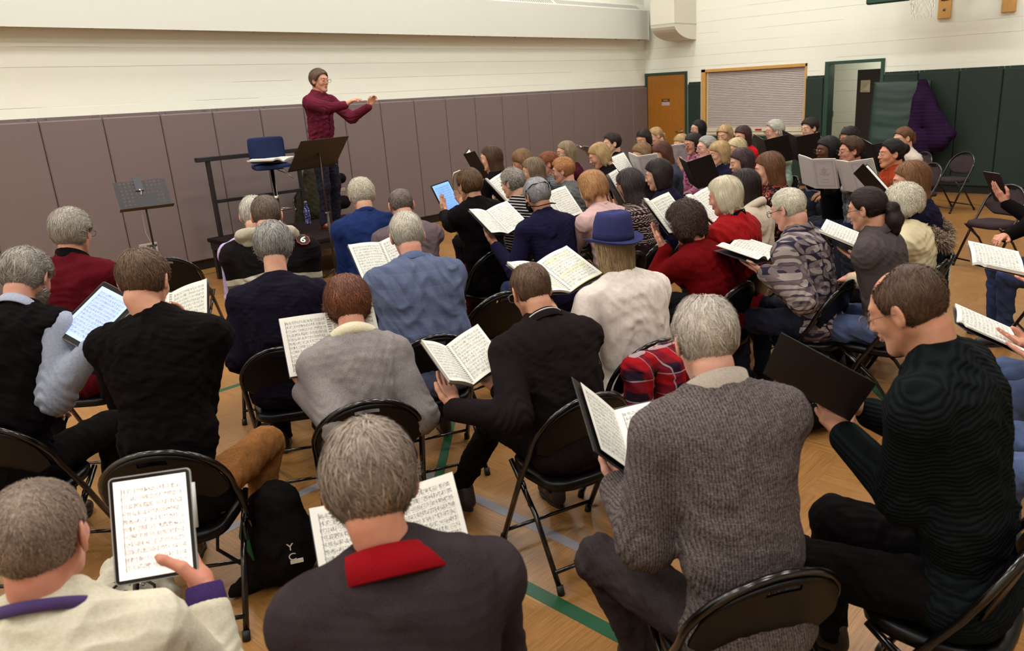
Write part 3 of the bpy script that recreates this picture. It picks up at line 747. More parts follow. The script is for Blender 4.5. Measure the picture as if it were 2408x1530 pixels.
    if g('cuffcol'):
        for nm in g('cuffs', 'RL'):
            S, E_, W_2 = A[nm][:3]; n_ = nrm(W_2-E_); pts = [W_2-n_*.085, W_2-n_*.03, W_2+n_*.015, W_2+n_*.021, W_2+n_*.015]
            MB().tube(pts, [.050, .047, .042, .036, .031], 20).obj('cuff', cloth(g('cuffcol')), body, True)['label'] = 'ribbed purple cuff'
    if g('mask'):
        F = Fld(p.H-.16, p.H+.16, .005); x, y, z_ = F.grid((slice(None),)*3); X, Y, Z = x-p.H[0], y-p.H[1], z_-p.H[2]
        x, y, z_ = [(p.R[0, i]*X+p.R[1, i]*Y+p.R[2, i]*Z)/p.hs for i in range(3)]
        d = s_ell(x, y, z_, (0, .04, -.045), (.068, .072, .066)); d = smax(d, -s_ell(x, y, z_, (0, .03, -.045), (.062, .066, .06)), .004); d = smax(d, .0+.012-y, .004); d = smax(d, z_-.004-.12*(y-.05), .004)
        F.D = (d*p.hs).astype(np.float32); V, Q = F.mesh(); mk = mesh_obj('face_mask', V, Q, BLK, body)
        m = MB()
        for z0, z1 in ((.0, .07), (-.06, -.085)):
            m.tube([p.H+p.R@np.array((sx*q[0], q[1], q[2]))*p.hs for sx, q in [(-1, (.066, .03, z0)), (-1, (.092, -.02, (z0+z1)/2+.01)), (-1, (.078, -.09, z1)), (1, (0, -.128, z1)), (1, (.078, -.09, z1)), (1, (.092, -.02, (z0+z1)/2+.01)), (1, (.066, .03, z0))]], .0035, 6)
        m.tube([p.H+p.R@np.array(q)*p.hs for q in ((0, -.13, .07), (.02, -.14, .05), (.018, -.142, .02))], .0035, 6)
        m.obj('mask_ties', BLK, mk, True)
    if g('earr'):
        m = MB()
        for sx in (-1, 1):
            m.tube([p.H+p.R@np.array((sx*.083, -.002+.010*cos(a), -.046+.012*sin(a)))*p.hs for a in np.linspace(0, 2*pi, 15)[:-1]], .0022, 6, closed=True)
        m.obj('earrings', plain((170, 130, 70), .25, 1.), body, True)
    if g('hat'):
        m = MB(); T = lambda q: p.H+p.R@(rotx(13)@(np.array(q, float)*p.hs)); n = 48; zb = .046; rings = []
        prof = [(1.0, 0.), (1.25, -.002), (1.50, .004), (1.54, .009), (1.51, .012), (1.25, .006), (1.045, .010), (1.03, .04), (1.0, .08), (.95, .118), (.84, .140), (.62, .146), (.32, .136), (.0, .128)]
        for (k, dz) in prof:
            rg = []
            for i in range(n):
                a = 2*pi*i/n; x, y = .092*k*cos(a), .112*k*sin(a)-.012; z_ = zb+dz
                if k > 1.1: z_ += .018*abs(cos(a))**2*(k-1)/.5-.016*max(0, sin(a))*(k-1)/.5-.006
                if k <= .97 and dz > .1:
                    z_ -= .022*max(0, 1-(cos(a)*k*1.6)**2)*(1 if k < .8 else .3)*(.6+.5*sin(a)); x *= (1-.20*max(0, sin(a))*(dz/.13))
                rg.append(T((x, y, z_)))
            rings.append(rg)
        V = [q for rg in rings for q in rg]; Fc = [(i*n+j, i*n+(j+1) % n, (i+1)*n+(j+1) % n, (i+1)*n+j) for i in range(len(prof)-1) for j in range(n)]
        ht = m.put(V, Fc).obj('felt_hat', cloth((58, 60, 104), (46, 48, 88), 60.), body, True); ht['label'] = 'blue felt trilby with a curved brim'
        m = MB()
        V = [T((.094*k*cos(2*pi*i/n), .114*k*sin(2*pi*i/n)-.012, zb+z_)) for k, z_ in ((1.035, .009), (1.045, .010), (1.03, .040), (1.01, .041)) for i in range(n)]
        m.put(V, [(i*n+j, i*n+(j+1) % n, (i+1)*n+(j+1) % n, (i+1)*n+j) for i in range(3) for j in range(n)]).obj('hat_band', cloth((40, 42, 78), (34, 36, 66), 60.), ht, True)
    if g('placket'):
        Rm = np.stack([p.rt, p.fwd, p.up], 1); m = MB(); c0 = p.P3+p.fwd*.098-p.up*.03
        m.tube([p.P3+p.fwd*(.100)-p.up*.06, p.P2+p.fwd*.142+p.up*.06, p.P2+p.fwd*.146-p.up*.02, p.P1+p.fwd*.146, p.P0+p.fwd*.142], .0065, 8); m.obj('button_placket', g('tmat'), top, True)
        for k in range(5):
            q = (p.P3+p.fwd*.106-p.up*.06)*(1-k/4)+(p.P1+p.fwd*.147)*(k/4)+p.fwd*.024*sin(pi*k/4); MB().lathe([(0, -.003), (.0055, -.003), (.0055, .003), (0, .003)], q, 10).obj('button', plain((60, 24, 36), .4), top)
    # ---- item
    if item:
        it = ITEMS[ik_](g('ilabel'), key, g('iopt', {}))
        Mx = Matrix([[*IRw[i], icw[i]] for i in range(3)]+[[0, 0, 0, 1]]); it.matrix_world = Mx
    if not g('stand') and g('chair', 1): chair_at(root, hd, g('clabel'), g('pad', 0), g('cdx', 0.), g('crot', 0.))
    return body, p, Rw, root, A
# ---------------------------------------------------------------- things held in the hands
MUS = {}
def mus(k):
    if k not in MUS:
        MUS[k] = {'a': lambda: music(), 'b': lambda: music(ns=14.), 'y': lambda: music(marks=True), 'blue': lambda: music((120, 165, 250), 13., emit=.8, ink=(30, 50, 110)),
                  'pale': lambda: music((168, 188, 240), 15., emit=.48, ink=(40, 50, 100)), 'white': lambda: music((255, 246, 240), 13., emit=.62, ink=(70, 50, 50)), 'pblue': lambda: music((190, 205, 245), 9., emit=.65, ink=(30, 40, 80))}[k]()
    return MUS[k]
def page(name, W, H, sgn, ang, curve, t, mat, parent, thick=.0, umir=0, edge=None):
    """one side of an open book: sheet leaving the spine at the origin, with its stack of leaves"""
    n = 14; V = []; UV = []; Fc = []
    a = radians(ang)
    for i in range(n+1):
        u = i/n; x = u*W; zc = curve*math.sin(min(1, u*1.15)*pi)*W+curve*.2*u
        px_, pz = x*cos(a)-zc*sin(a)*0, x*sin(a)+zc
        for j in (0, 1): V.append((sgn*px_, (j-.5)*H, pz+.001)); UV.append(((u if sgn > 0 else 1-u)*.999+(1 if sgn > 0 else 0), j*.999))
    for i in range(n):
        q = (2*i, 2*i+2, 2*i+3, 2*i+1); Fc.append(q if sgn > 0 else q[::-1])
    o = mesh_obj(name, V, Fc, mat, parent, uv=UV)
    # the leaves below it
    B = []; Fb = []; th = max(t, .0006)
    for i in range(n+1):
        for j in (0, 1):
            v = V[2*i+j]; B.append((v[0], v[1], v[2]-.0008)); B.append((v[0]-sgn*th*sin(a)*0, v[1], v[2]-.0008-th*(1 if i else .4)))
    for i in range(n):
        b = 4*i; c = b+4
        qs = [(b, b+1, c+1, c), (b+2, c+2, c+3, b+3), (b+1, b+3, c+3, c+1), (b, c, c+2, b+2)]
        Fb += qs if sgn > 0 else [q[::-1] for q in qs]
    b = 4*n; Fb.append((b, b+1, b+3, b+2)); Fb.append((0, 2, 3, 1))
    mesh_obj('leaves', B, Fb, edge or plain((206, 198, 184), .8), o, smooth=False)
    return o
def coil(parent, H, n=22, col=(24, 22, 24), r=.006):
    m = MB()
    for i in range(n):
        y = (i+.5)/n*H*.94-H*.47; m.tube([(r*1.15*cos(a), y+.0015*sin(a*.5), r*sin(a)+.001) for a in np.linspace(0, 2*pi, 11)[:-1]], .0011, 5, closed=True)
    m.obj('spiral_binding', plain(col, .35), parent, True)
def score(lb, key, op, W=.195, H=.26):
    r = rng(key); o = empty('choral_score'); tag(o, lb or 'open spiral-bound choral score', 'music book', op.get('group'))
    m = mus(op.get('m', 'a')); al, ar = op.get('al', 9), op.get('ar', 9); W = op.get('W', W); H = op.get('H', H)
    page('left_page', W, H, -1, al, op.get('cl', .05), op.get('tl', .006), m, o); page('right_page', W, H, 1, ar, op.get('cr', .05), op.get('tr', .004), m, o)
    for sx, an in ((-1, al), (1, ar)):
        a = radians(an); MB().box((0, -H/2-.003, -.0022), (W+.003, H/2+.003, -.0012), roty(-an)@np.diag((1, 1, 1)), (0, 0, -.008)).obj('cover', plain(op.get('cc', (70, 66, 74)), .5), o) if sx > 0 else \
            MB().box((-W-.003, -H/2-.003, -.0022), (0, H/2+.003, -.0012), roty(an), (0, 0, -.008)).obj('cover', plain(op.get('cc', (70, 66, 74)), .5), o)
    if op.get('coil', 1): coil(o, H)
    return o
def folder(lb, key, op, W=.225, H=.29):
    o = empty('choir_folder'); tag(o, lb or 'black choir folder', 'folder', op.get('group')); al, ar = op.get('al', 24), op.get('ar', 24); bk = plain((15, 11, 12), .5)
    for sx, an in ((-1, al), (1, ar)):
        b = (0, -H/2, -.003) if sx > 0 else (-W, -H/2, -.003); c = (W, H/2, 0) if sx > 0 else (0, H/2, 0)
        m = MB(); m.rbox(b, c, .0014); m.v = [tuple(roty(-sx*an)@np.array(v)+np.array((sx*.006, 0, -.002))) for v in m.v]; m.obj('cover', bk, o)
    MB().rbox((-.007, -H/2, -.006), (.007, H/2, -.002), .001).obj('spine', bk, o)
    w_, h_ = op.get('pw', .195), op.get('ph', .262)
    for sx, an in ((-1, al), (1, ar)):
        if op.get('paper', 1): page('sheet', w_, h_, sx, an, .015, .0015, mus(op.get('m', 'a')), o).location = (0, .0, .003)
    return o
def cover(lb, key, op, W=.205, H=.27):
    """score folded open, printed cover outward"""
    o = empty('choral_score'); tag(o, lb or 'grey spiral-bound score held up', 'music book', op.get('group')); cm = MUS.setdefault('cov', cover_mat())
    for sx, an in ((-1, op.get('al', 16)), (1, op.get('ar', 16))):
        page('page', W, H, sx, an, .02, .008, mus('a'), o)
        c, s_ = cos(radians(an)), sin(radians(an)); V = [(sx*x*c, y, x*s_-.012) for x in (0, W) for y in (-H/2, H/2)]
        V2 = [(a, b, z-.0008) for a, b, z in V]; uv = [((1-x if sx > 0 else x)*.999, y*.999) for x in (0, 1) for y in (0, 1)]
        mesh_obj('printed_cover', V+V2, [(0, 1, 3, 2), (4, 6, 7, 5), (0, 2, 6, 4), (1, 5, 7, 3), (2, 3, 7, 6), (0, 4, 5, 1)], cm if (sx < 0) == (op.get('side', -1) < 0) or op.get('both') else plain((182, 174, 172), .7), o, smooth=False, uv=uv+uv)
    coil(o, H, 24, (16, 14, 16), .009); return o
def tablet(lb, key, op, W=.09, H=.125):
    o = empty('tablet_computer'); tag(o, lb or 'tablet showing a score', 'tablet'); b = plain(op.get('body', (24, 22, 26)), .35)
    def rr(w_, h_, r): return [(sx*(w_-r)+r*cos(a), sy*(h_-r)+r*sin(a)) for sx, sy, a0 in ((1, 1, 0), (-1, 1, pi/2), (-1, -1, pi), (1, -1, 1.5*pi)) for a in (a0, a0+pi/6, a0+pi/3, a0+pi/2)]
    MB().prism(rr(W+.003, H+.003, .012), -.008, -.0012).obj('case', b, o)
    MB().prism(rr(W, H, .009), -.003, 0).obj('bezel', plain((20, 18, 20), .15), o)
    bw = op.get('bw', .008); w_, h_ = W-bw, H-op.get('bh', bw)
    mesh_obj('screen', [(-w_, -h_, .0006), (w_, -h_, .0006), (w_, h_, .0006), (-w_, h_, .0006)], [(0, 1, 2, 3)], mus(op.get('m', 'blue')), o, False, uv=[(0, 0), (.999, 0), (.999, .999), (0, .999)])
    if op.get('pen'): MB().tube([(W+.007, -.02, -.001), (W+.007, .09, -.001)], .0045, 10).obj('stylus', plain((190, 190, 186), .4), o, True)
    return o
ITEMS = dict(score=score, folder=folder, cover=cover, tablet=tablet, bigtab=lambda a, b, c: tablet(a, b, c, .112, .142), octavo=lambda a, b, c: score(a, b, {'coil': 0, 'W': .17, 'H': .25, 'tl': .002, 'tr': .002, **c}))
# ---------------------------------------------------------------- folding chair
def build_chair(pad=0):
    root = empty('folding_chair'); g = glossy_black(); pm = cloth((66, 54, 56), (52, 42, 44), 90.) if pad else plain((9, 7, 7), .34, 0., .22)
    # inverted U: front feet up to the round back
    U = []
    for sx in (-1, 1):
        side = [(sx*.222, .235, .012), (sx*.218, .02, .40), (sx*.214, -.085, .56)]
        U.append(side)
    arc = [(.214*cos(a), -.105-.075*sin(a)**1.0-.03*sin(a), .60+.19*sin(a)) for a in np.linspace(0, pi, 19)]
    pts = U[1]+arc+U[0][::-1]
    MB().tube(pts, .0125, 10).obj('back_frame', g, root, True)
    for sx in (-1, 1):
        MB().tube([(sx*.195, -.235, .012), (sx*.192, -.05, .26), (sx*.19, .16, .425)], .0115, 8).obj('rear_leg', g, root, True)
        MB().tube([(sx*.222, .24, .0), (sx*.221, .228, .035)], .016, 10).obj('foot_cap', plain((18, 14, 14), .6), root, True)
        MB().tube([(sx*.195, -.24, .0), (sx*.195, -.228, .035)], .015, 10).obj('foot_cap', plain((18, 14, 14), .6), root, True)
        MB().tube([(sx*.208, -.03, .30), (sx*.186, .05, .355), (sx*.186, .12, .40)], .006, 6).obj('hinge_bar', g, root, True)
    MB().tube([(-.221, .205, .07), (.221, .205, .07)], .0085, 8).obj('front_stretcher', g, root, True)
    MB().tube([(-.195, -.195, .075), (.195, -.195, .075)], .0085, 8).obj('rear_stretcher', g, root, True)
    # curved back panel with hand slot
    nx, nz = 26, 14; V = []; Fc = []; vis = {}
    for layer in (0, 1):
        for i in range(nx+1):
            for j in range(nz+1):
                u = -1+2*i/nx; x = .207*u; zt = .60+.185*math.sqrt(max(0, 1-u*u)); zb = .505+.10*max(0, abs(u)-.45)**1.2*1.4
                z = zb+(zt-zb)*j/nz; y = -.105-.115*min(1, max(0, (z-.52)/.27))*.85-.03*(1-u*u)+(.008 if layer else 0)+(.0 if not pad else (.012*math.sin(pi*j/nz) if layer else 0))
                V.append((x, y, z))
    m_ = (nx+1)*(nz+1)
    def slot(i, j): return abs(i-(nx-1)/2) < 3.2 and j == nz-2
    for i in range(nx):
        for j in range(nz):
            if slot(i, j): continue
            a, b, c, d = i*(nz+1)+j, (i+1)*(nz+1)+j, (i+1)*(nz+1)+j+1, i*(nz+1)+j+1
            Fc += [(a, b, c, d), (a+m_, d+m_, c+m_, b+m_)]
    for i in range(nx):
        a, b = i*(nz+1), (i+1)*(nz+1); Fc.append((a, a+m_, b+m_, b)); a += nz; b += nz; Fc.append((a, b, b+m_, a+m_))
    mesh_obj('backrest', V, Fc, pm, root)
    # seat pan
    n = 28; ring = []
    for i in range(n):
        a = 2*pi*i/n; x = .196*np.sign(cos(a))*abs(cos(a))**.55; y = .01+.195*np.sign(sin(a))*abs(sin(a))**.6; ring.append((x*(1 if y > 0 else .94), y))
    V = []; Fc = []
    prof = [(1.0, .405), (1.01, .432), (.97, .444+(.012 if pad else 0)), (.75, .441+(.02 if pad else 0)), (.4, .436+(.022 if pad else 0)), (.0, .434+(.022 if pad else 0))]
    for (k, z) in prof:
        for (x, y) in ring: V.append((x*k, .01+(y-.01)*k, z+.02*(y)))
    for i in range(len(prof)-1):
        for j in range(n): Fc.append((i*n+j, i*n+(j+1) % n, (i+1)*n+(j+1) % n, (i+1)*n+j))
    Fc.append(tuple(range(n))[::-1]); mesh_obj('seat', V, Fc, pm, root)
    return root
CH = {}
def chair_at(root, hd, label, pad=0, dx=0., rot=0., group=None):
    if pad not in CH: CH[pad] = build_chair(pad); c = CH[pad]
    else: c = copy_tree(CH[pad])
    q = rotz(-hd)@np.array((dx, 0, 0)); c.location = (root[0]+q[0], root[1]+q[1], root[2]); c.rotation_euler = (0, 0, -radians(hd+rot))
    tag(c, label or 'black folding chair', 'chair', group or 'folding chairs of the choir'); c.parent = None
    return c
# ---------------------------------------------------------------- the room
def struct(o): o['kind'] = 'structure'; return o
FM = floor_mat()
mb = MB().box((-5, -7, -.1), (WR+.0, WB, 0)); struct(mb.obj('floor', FM))
WALLC = (240, 240, 228)
MWx = block(WALLC, 'x'); MWy = block(WALLC, 'y')
struct(MB().box((-5, WB, -.1), (WR+.3, WB+.3, CEIL)).obj('wall_back', MWx))
segs = [((8.58, 9.539), (2.09, CEIL)), ((8.15, 8.58), (-.1, CEIL)), ((6.07, 8.15), (-.1, .96)), ((6.07, 8.15), (2.13, CEIL)), ((5.70, 6.07), (-.1, CEIL)), ((4.77, 5.70), (2.10, CEIL)), ((-7, 4.77), (-.1, CEIL)), ((9.48, 9.539), (-.1, 2.09))]
mb = MB()
for (y0, y1), (z0, z1) in segs: mb.box((WR, y0, z0), (WR+.2, y1, z1))
struct(mb.obj('wall_right', MWy))
struct(MB().box((-5.2, -7, -.1), (-5, WB, CEIL)).obj('wall_left', MWy)); struct(MB().box((-5.2, -7.2, -.1), (WR+.2, -7, CEIL)).obj('wall_front', MWx))
struct(MB().box((-5.2, -7.2, CEIL), (WR+.3, WB+.3, CEIL+.1)).obj('ceiling', plain((215, 212, 200), .8)))
# floor markings
GR = plain((18, 74, 44), .45); GY = plain((128, 122, 130), .5)
mb = MB()
mb.box((1.80, -2, 0), (1.865, 2.6, .0012)); mb.box((-2, 5.19, 0), (2.35, 5.24, .0012)); mb.box((3.6, 9.2, 0), (13.2, 9.235, .0012))
def strip(a, b, w_, z=.0012):
    a, b = np.array(a, float), np.array(b, float); d = nrm(b-a); n_ = np.array((-d[1], d[0]))*w_/2
    mb.prism([a+n_*-1, b-n_, b+n_, a+n_], 0, z)
strip((5.0, 1.86), (2.80, 0.02), .05); strip((2.80, .02), (2.3, -1), .05); strip((12.6, 3.5), (11.0, .2), .03); strip((1.86, 2.6), (5.0, 5.6), .05)
struct(mb.obj('trim_1', GR))
mb = MB(); strip((2.22, 3.6), (2.16, 1.5), .055, .001); strip((-.5, 3.3), (2.3, 3.42), .06, .001); struct(mb.obj('trim_2', GY))
# lamps
LM = N('lit_lamp_lens'); LM.out((1., .95, .85), .5); LM.link((1., .93, .82), LM.b.inputs['Emission Color']); LM.b.inputs['Emission Strength'].default_value = 14; LM = LM.m
proto = None
for i, (x, y) in enumerate(LAMPS):
    if proto is None:
        proto = empty('ceiling_light'); MB().rbox((-.32, -.62, 0), (.32, .62, .09), .01).obj('housing', plain((200, 198, 190), .5), proto)
        MB().box((-.28, -.58, -.004), (.28, .58, .0)).obj('diffuser', LM, proto); L = proto
    else: L = copy_tree(proto)
    L.location = (x, y, CEIL-.12); tag(L, 'white ceiling light panel high above the gym floor', 'light', 'ceiling lights over the gym')
    ld = bpy.data.lights.new('lamp', 'AREA'); ld.shape = 'RECTANGLE'; ld.size = .56; ld.size_y = 1.16; ld.energy = LAMP_POWER; ld.color = LAMP_COL
    lo = bpy.data.objects.new('lamp', ld); C.objects.link(lo); lo.location = (x, y, CEIL-.14)
# pads
def pad_mat(c):
    n = N('padded_vinyl'); n.bump(n.noise(220., detail=3.), .0015, .5); return n.out(n.mix(n.noise(500., detail=1.), lin(c), lin(tuple(int(v*.9) for v in c))), .55, 0, .3)
PG, PN = pad_mat((124, 108, 106)), pad_mat((36, 52, 44)); SCREW = plain((150, 140, 140), .3, .8)
def pad(u0, u1, z0, z1, axis, mat, label, group, lip=.035, t=.055, w0=None):
    m = MB()
    f = WB if axis == 'x' else WR
    g = .003
    def bx(a0, a1, d0, d1, z0_, z1_, r):
        if axis == 'x': m.rbox((a0, f-d1, z0_), (a1, f-d0, z1_), r)
        else: m.rbox((f-d1, a0, z0_), (f-d0, a1, z1_), r)
    bx(u0+g, u1-g, 0.001, t, z0, z1-lip, .012)
    if lip: bx(u0+g, u1-g, .001, .012, z1-lip-.01, z1, .003)
    o = m.obj('wall_pad', mat); tag(o, label, 'wall pad', group)
    if lip:
        for k in (.08, u1-u0-.08):
            s_ = MB(); p = (u0+k, f-.014, z1-.016) if axis == 'x' else (f-.014, u0+k, z1-.016)
            s_.lathe([(.0, -.004), (.007, -.004), (.007, .004), (0, .004)], p, 8); s_.obj('screw', SCREW, o)
    return o
X0 = 2.562
for i in range(-8, 18):
    u1 = min(X0+.61*(i+1), 13.44)
    if u1-(X0+.61*i) > .1: pad(X0+.61*i, u1, .12, 1.90, 'x', PG, 'tall mauve-grey padded panel on the back wall', 'mauve-grey pads along the back wall')
GL = 'tall dark green padded panel on the right wall'; GG = 'dark green pads along the right wall'
pad(8.225, 8.50, .12, 1.92, 'y', PN, 'narrow dark green pad between the wooden door and the shutter', None)
pad(5.745, 6.065, .12, 1.92, 'y', PN, 'narrow dark green pad between the shutter and the open doorway', None)
for k, (a, b) in enumerate(((7.12, 8.22), (6.07, 7.10))): pad(a, b, .12, .89, 'y', PN, 'low dark green pad under the '+('left' if k == 0 else 'right')+' half of the shutter window', None, lip=.03)
ys = [4.725]+[4.18-.61*i for i in range(18)]
for a, b in zip(ys, ys[1:]): pad(b, a, .12, 1.92, 'y', PN, GL, GG)
BB = plain((22, 15, 15), .5)
struct(MB().box((-5, WB-.012, 0), (WR, WB, .12)).obj('baseboard_back', BB))
mb = MB(); mb.box((WR-.012, -7, 0), (WR, 4.7, .12)); mb.box((WR-.012, 5.76, 0), (WR, 8.5, .12)); struct(mb.obj('baseboard_right', BB))
# door 1
DG = plain((32, 66, 52), .4)
mb = MB()
for (y0, y1, z0, z1) in ((9.48, 9.53, 0, 2.13), (8.53, 8.58, 0, 2.13), (8.58, 9.48, 2.085, 2.13)): mb.box((WR-.03, y0, z0), (WR+.1, y1, z1))
dr = struct(MB().rbox((WR-.012, 8.58, .0), (WR+.035, 9.48, 2.085), .003).obj('door_1', wood((150, 94, 26), (164, 106, 34), 5.)))
f_ = mb.obj('door_frame', DG, dr)
sg = MB().rbox((WR-.018, 8.945, 1.49), (WR-.0125, 9.135, 1.56), .001).obj('name_plate', plain((178, 160, 162), .5), dr); MB().rbox((WR-.018, 8.945, 1.562), (WR-.0125, 9.135, 1.62), .001).obj('room_sign', plain((88, 44, 24), .5), dr)
mb = MB()
for i in range(6): mb.box((WR-.0195, 9.09-.018*i-.013, 1.583), (WR-.0182, 9.09-.018*i, 1.603))
mb.obj('sign_lettering', plain((180, 140, 96), .5), dr)
h_ = MB().lathe([(.03, 0), (.03, .01), (.012, .012), (.012, .05), (0, .05)], (0, 0, 0), 14); h_.v = [(WR-.014-v[2], 8.66+v[0], .98+v[1]) for v in h_.v]; h_.tube([(WR-.06, 8.66, .98), (WR-.062, 8.72, .98), (WR-.06, 8.78, .978)], .009, 8); h_.obj('door_handle', plain((150, 130, 104), .3, .9), dr, True)
# shuttered window
WF = wood((196, 146, 78), (206, 160, 92), 5.)
win = struct(MB().box((WR+.10, 6.07, .96), (WR+.11, 8.15, 2.13)).obj('window_1', plain((60, 50, 48), .7)))
mb = MB()
for (y0, y1, z0, z1) in ((8.12, 8.21, .95, 2.14), (6.07, 6.10, .95, 2.14), (6.07, 8.21, 2.085, 2.14)): mb.rbox((WR-.02, y0, z0), (WR+.12, y1, z1), .003)
mb.obj('window_frame', WF, win); MB().rbox((WR-.05, 6.05, .915), (WR+.12, 8.22, .96), .004).obj('window_sill', plain((206, 196, 172), .5), win)
V = []; Fc = []; ns = 34; z0, z1 = 1.05, 2.10
for i in range(ns):
    a = z0+(z1-z0)*i/ns; b = z0+(z1-z0)*(i+1)/ns; k = len(V)
    for (x, z) in ((WR+.052, a), (WR+.040, a+.004), (WR+.036, (a+b)/2), (WR+.040, b-.004), (WR+.052, b-.0005)):
        for y in (6.09, 8.10): V.append((x, y, z))
    Fc += [(k+2*j, k+2*j+1, k+2*j+3, k+2*j+2) for j in range(4)]
mesh_obj('roller_shutter', V, Fc, plain((188, 178, 176), .45, .1), win, smooth=False)
MB().rbox((WR+.025, 6.09, .965), (WR+.055, 8.11, 1.05), .004).obj('bottom_rail', plain((208, 196, 172), .5), win)
mb = MB(); mb.box((WR+.02, 6.09, 1.05), (WR+.06, 6.13, 2.1)); mb.box((WR+.02, 8.07, 1.05), (WR+.06, 8.11, 2.1)); mb.obj('guide_rail', plain((196, 180, 150), .5), win)
MB().rbox((WR+.02, 6.93, .985), (WR+.026, 7.06, 1.02), .001).obj('red_label', plain((168, 22, 28), .5), win)
# door 2: open doorway with the room behind
mb = MB()
for (y0, y1, z0, z1) in ((5.66, 5.74, 0, 2.14), (4.73, 4.79, 0, 2.14), (4.79, 5.66, 2.09, 2.14)): mb.rbox((WR-.03, y0, z0), (WR+.21, y1, z1), .004)
o = struct(mb.obj('door_2', DG))
hg, dv, nv = np.array((WR+.2, 4.80)), np.array((.636, .771)), np.array((-.771, .636))
def lpt(q): p = hg+dv*q[0]+nv*q[1]; return (p[0], p[1], q[2])
lf = MB().rbox((0, -.04, .01), (.86, 0, 1.98), .003); lf.v = [lpt(v) for v in lf.v]; lf.obj('door_leaf', plain((38, 20, 20), .5), o)
struct(MB().box((WR+.2, 2.5, -.1), (WR+3.2, 8, 0)).obj('floor_2', FM))
mb = MB(); mb.box((WR+2.0, 2.5, -.1), (WR+2.1, 8.0, 2.75)); mb.box((WR+.2, 7.2, -.1), (WR+2.1, 7.3, 2.75)); mb.box((WR+.2, 2.5, -.1), (WR+2.1, 2.6, 2.75)); struct(mb.obj('wall_hall', block((214, 216, 198), 'y')))
struct(MB().box((WR+.2, 2.5, 2.75), (WR+2.1, 7.3, 2.8)).obj('ceiling_hall', plain((200, 200, 190), .8)))
L = empty('ceiling_light', (WR+1.2, 5.0, 2.70)); MB().rbox((-.15, -.6, 0), (.15, .6, .05), .01).obj('housing', plain((200, 198, 190), .5), L); MB().box((-.13, -.58, -.003), (.13, .58, 0)).obj('diffuser', LM, L); tag(L, 'strip light on the ceiling of the room behind the open doorway', 'light')
ld = bpy.data.lights.new('lamp', 'AREA'); ld.shape = 'RECTANGLE'; ld.size = .3; ld.size_y = 1.1; ld.energy = 16; ld.color = (.95, 1, .92); lo = bpy.data.objects.new('lamp', ld); C.objects.link(lo); lo.location = (WR+1.2, 5.0, 2.68)
sw = MB().rbox((-.006, -.035, -.06), (0, .035, .06), .002).obj('light_switch', plain((96, 84, 76), .5)); sw.location = (WR+1.998, 6.42, 1.17); tag(sw, 'small light switch plate on the pale wall through the doorway', 'light switch'); MB().rbox((-.012, -.008, -.014), (-.004, .008, .014), .002).obj('toggle', plain((210, 205, 195), .5), sw)
m = MB().rbox((.42, .002, 1.60), (.73, .004, 1.80), .0005); m.v = [lpt(v) for v in m.v]; ps = m.obj('notice_sheet', plain((196, 184, 156), .8)); tag(ps, 'cream notice sheet taped to the dark door in the doorway', 'notice')
mb = MB()
for i in range(9): mb.box((.46+.022*i, .0045, 1.615), (.475+.022*i, .006, 1.623))
for a, b in (((0, 0), (.08, .03)), ((.02, .05), (.06, -.01)), ((.1, .0), (.15, .05))): mb.tube([(.5+a[0], .005, 1.7+a[1]), (.5+b[0], .005, 1.7+b[1])], .001, 4)
mb.v = [lpt(v) for v in mb.v]; mb.obj('notice_lines', plain((90, 80, 70), .8), ps)
cb = MB(); cb.rbox((-.02, -.16, 0), (.02, .16, .95), .003); cb.rbox((.03, -.05, 0), (.06, .26, .80), .003); o = cb.obj('cardboard_sheet', plain((150, 116, 70), .85)); o.location = (WR+1.55, 5.82, 0); tag(o, 'brown cardboard sheets standing on edge behind the open doorway', 'cardboard')
# long convector cover on the back wall
HM = plain((216, 216, 206), .55); hc = empty('convector_cover', (0, WB, 0)); tag(hc, 'long cream metal convector cover high on the back wall', 'heater cover')
m = MB(); m.prism([(-.25, 2.77), (-.25, 3.30), (-.10, 3.42), (0, 3.42), (0, 2.79)], -4.9, 13.24, lambda q: (q[2], q[0], q[1])); m.obj('casing', HM, hc)
mb = MB()
for x in np.arange(-4, 13.1, .9): mb.box((x-.012, -.24, 2.757), (x+.012, -.22, 2.772))
mb.obj('bolts', SCREW, hc)
mb = MB(); mb.box((13.225, -.262, 2.76), (13.25, 0, 3.3)); mb.prism([(-.262, 3.3), (-.10, 3.432), (0, 3.432), (0, 3.3)], 13.225, 13.25, lambda q: (q[2], q[0], q[1])); mb.obj('end_cap', HM, hc)
mb = MB(); d = nrm((.15, .12)); nn = np.array((-d[1], d[0]))
for sec in ((6.6, 8.5), (8.65, 10.5), (10.6, 13.0)):
    for x in np.arange(sec[0], sec[1], .055):
        a, b = np.array((-.225, 3.32)), np.array((-.135, 3.392)); w_ = .011
        q = [(x-w_, *(a+nn*.0012)), (x+w_, *(a+nn*.0012)), (x+w_, *(b+nn*.0012)), (x-w_, *(b+nn*.0012))]; mb.put(q, [(0, 1, 2, 3)])
o = mb.obj('louvre_slots', plain((92, 86, 78), .7), hc); o['kind'] = 'stuff'
# duct on the right wall
m = MB(); pr_ = [(0, 4.6), (0, 2.70)]+[(-.06-.70*sin(a)*1.0, 2.70+.27*(1-cos(a))) for a in np.linspace(0.15, pi/2, 9)]+[(-.76, 4.6)]
m.prism(pr_, 8.33, 8.86, lambda q: (WR+q[0], q[2], q[1])); o = m.obj('air_duct', plain((220, 216, 200), .5)); tag(o, 'cream boxed air duct with curved bottom on the right wall', 'duct')
MB().box((WR-.765, 8.322, 2.975), (WR, 8.868, 2.99)).obj('joint_flange', plain((206, 202, 186), .5), o)
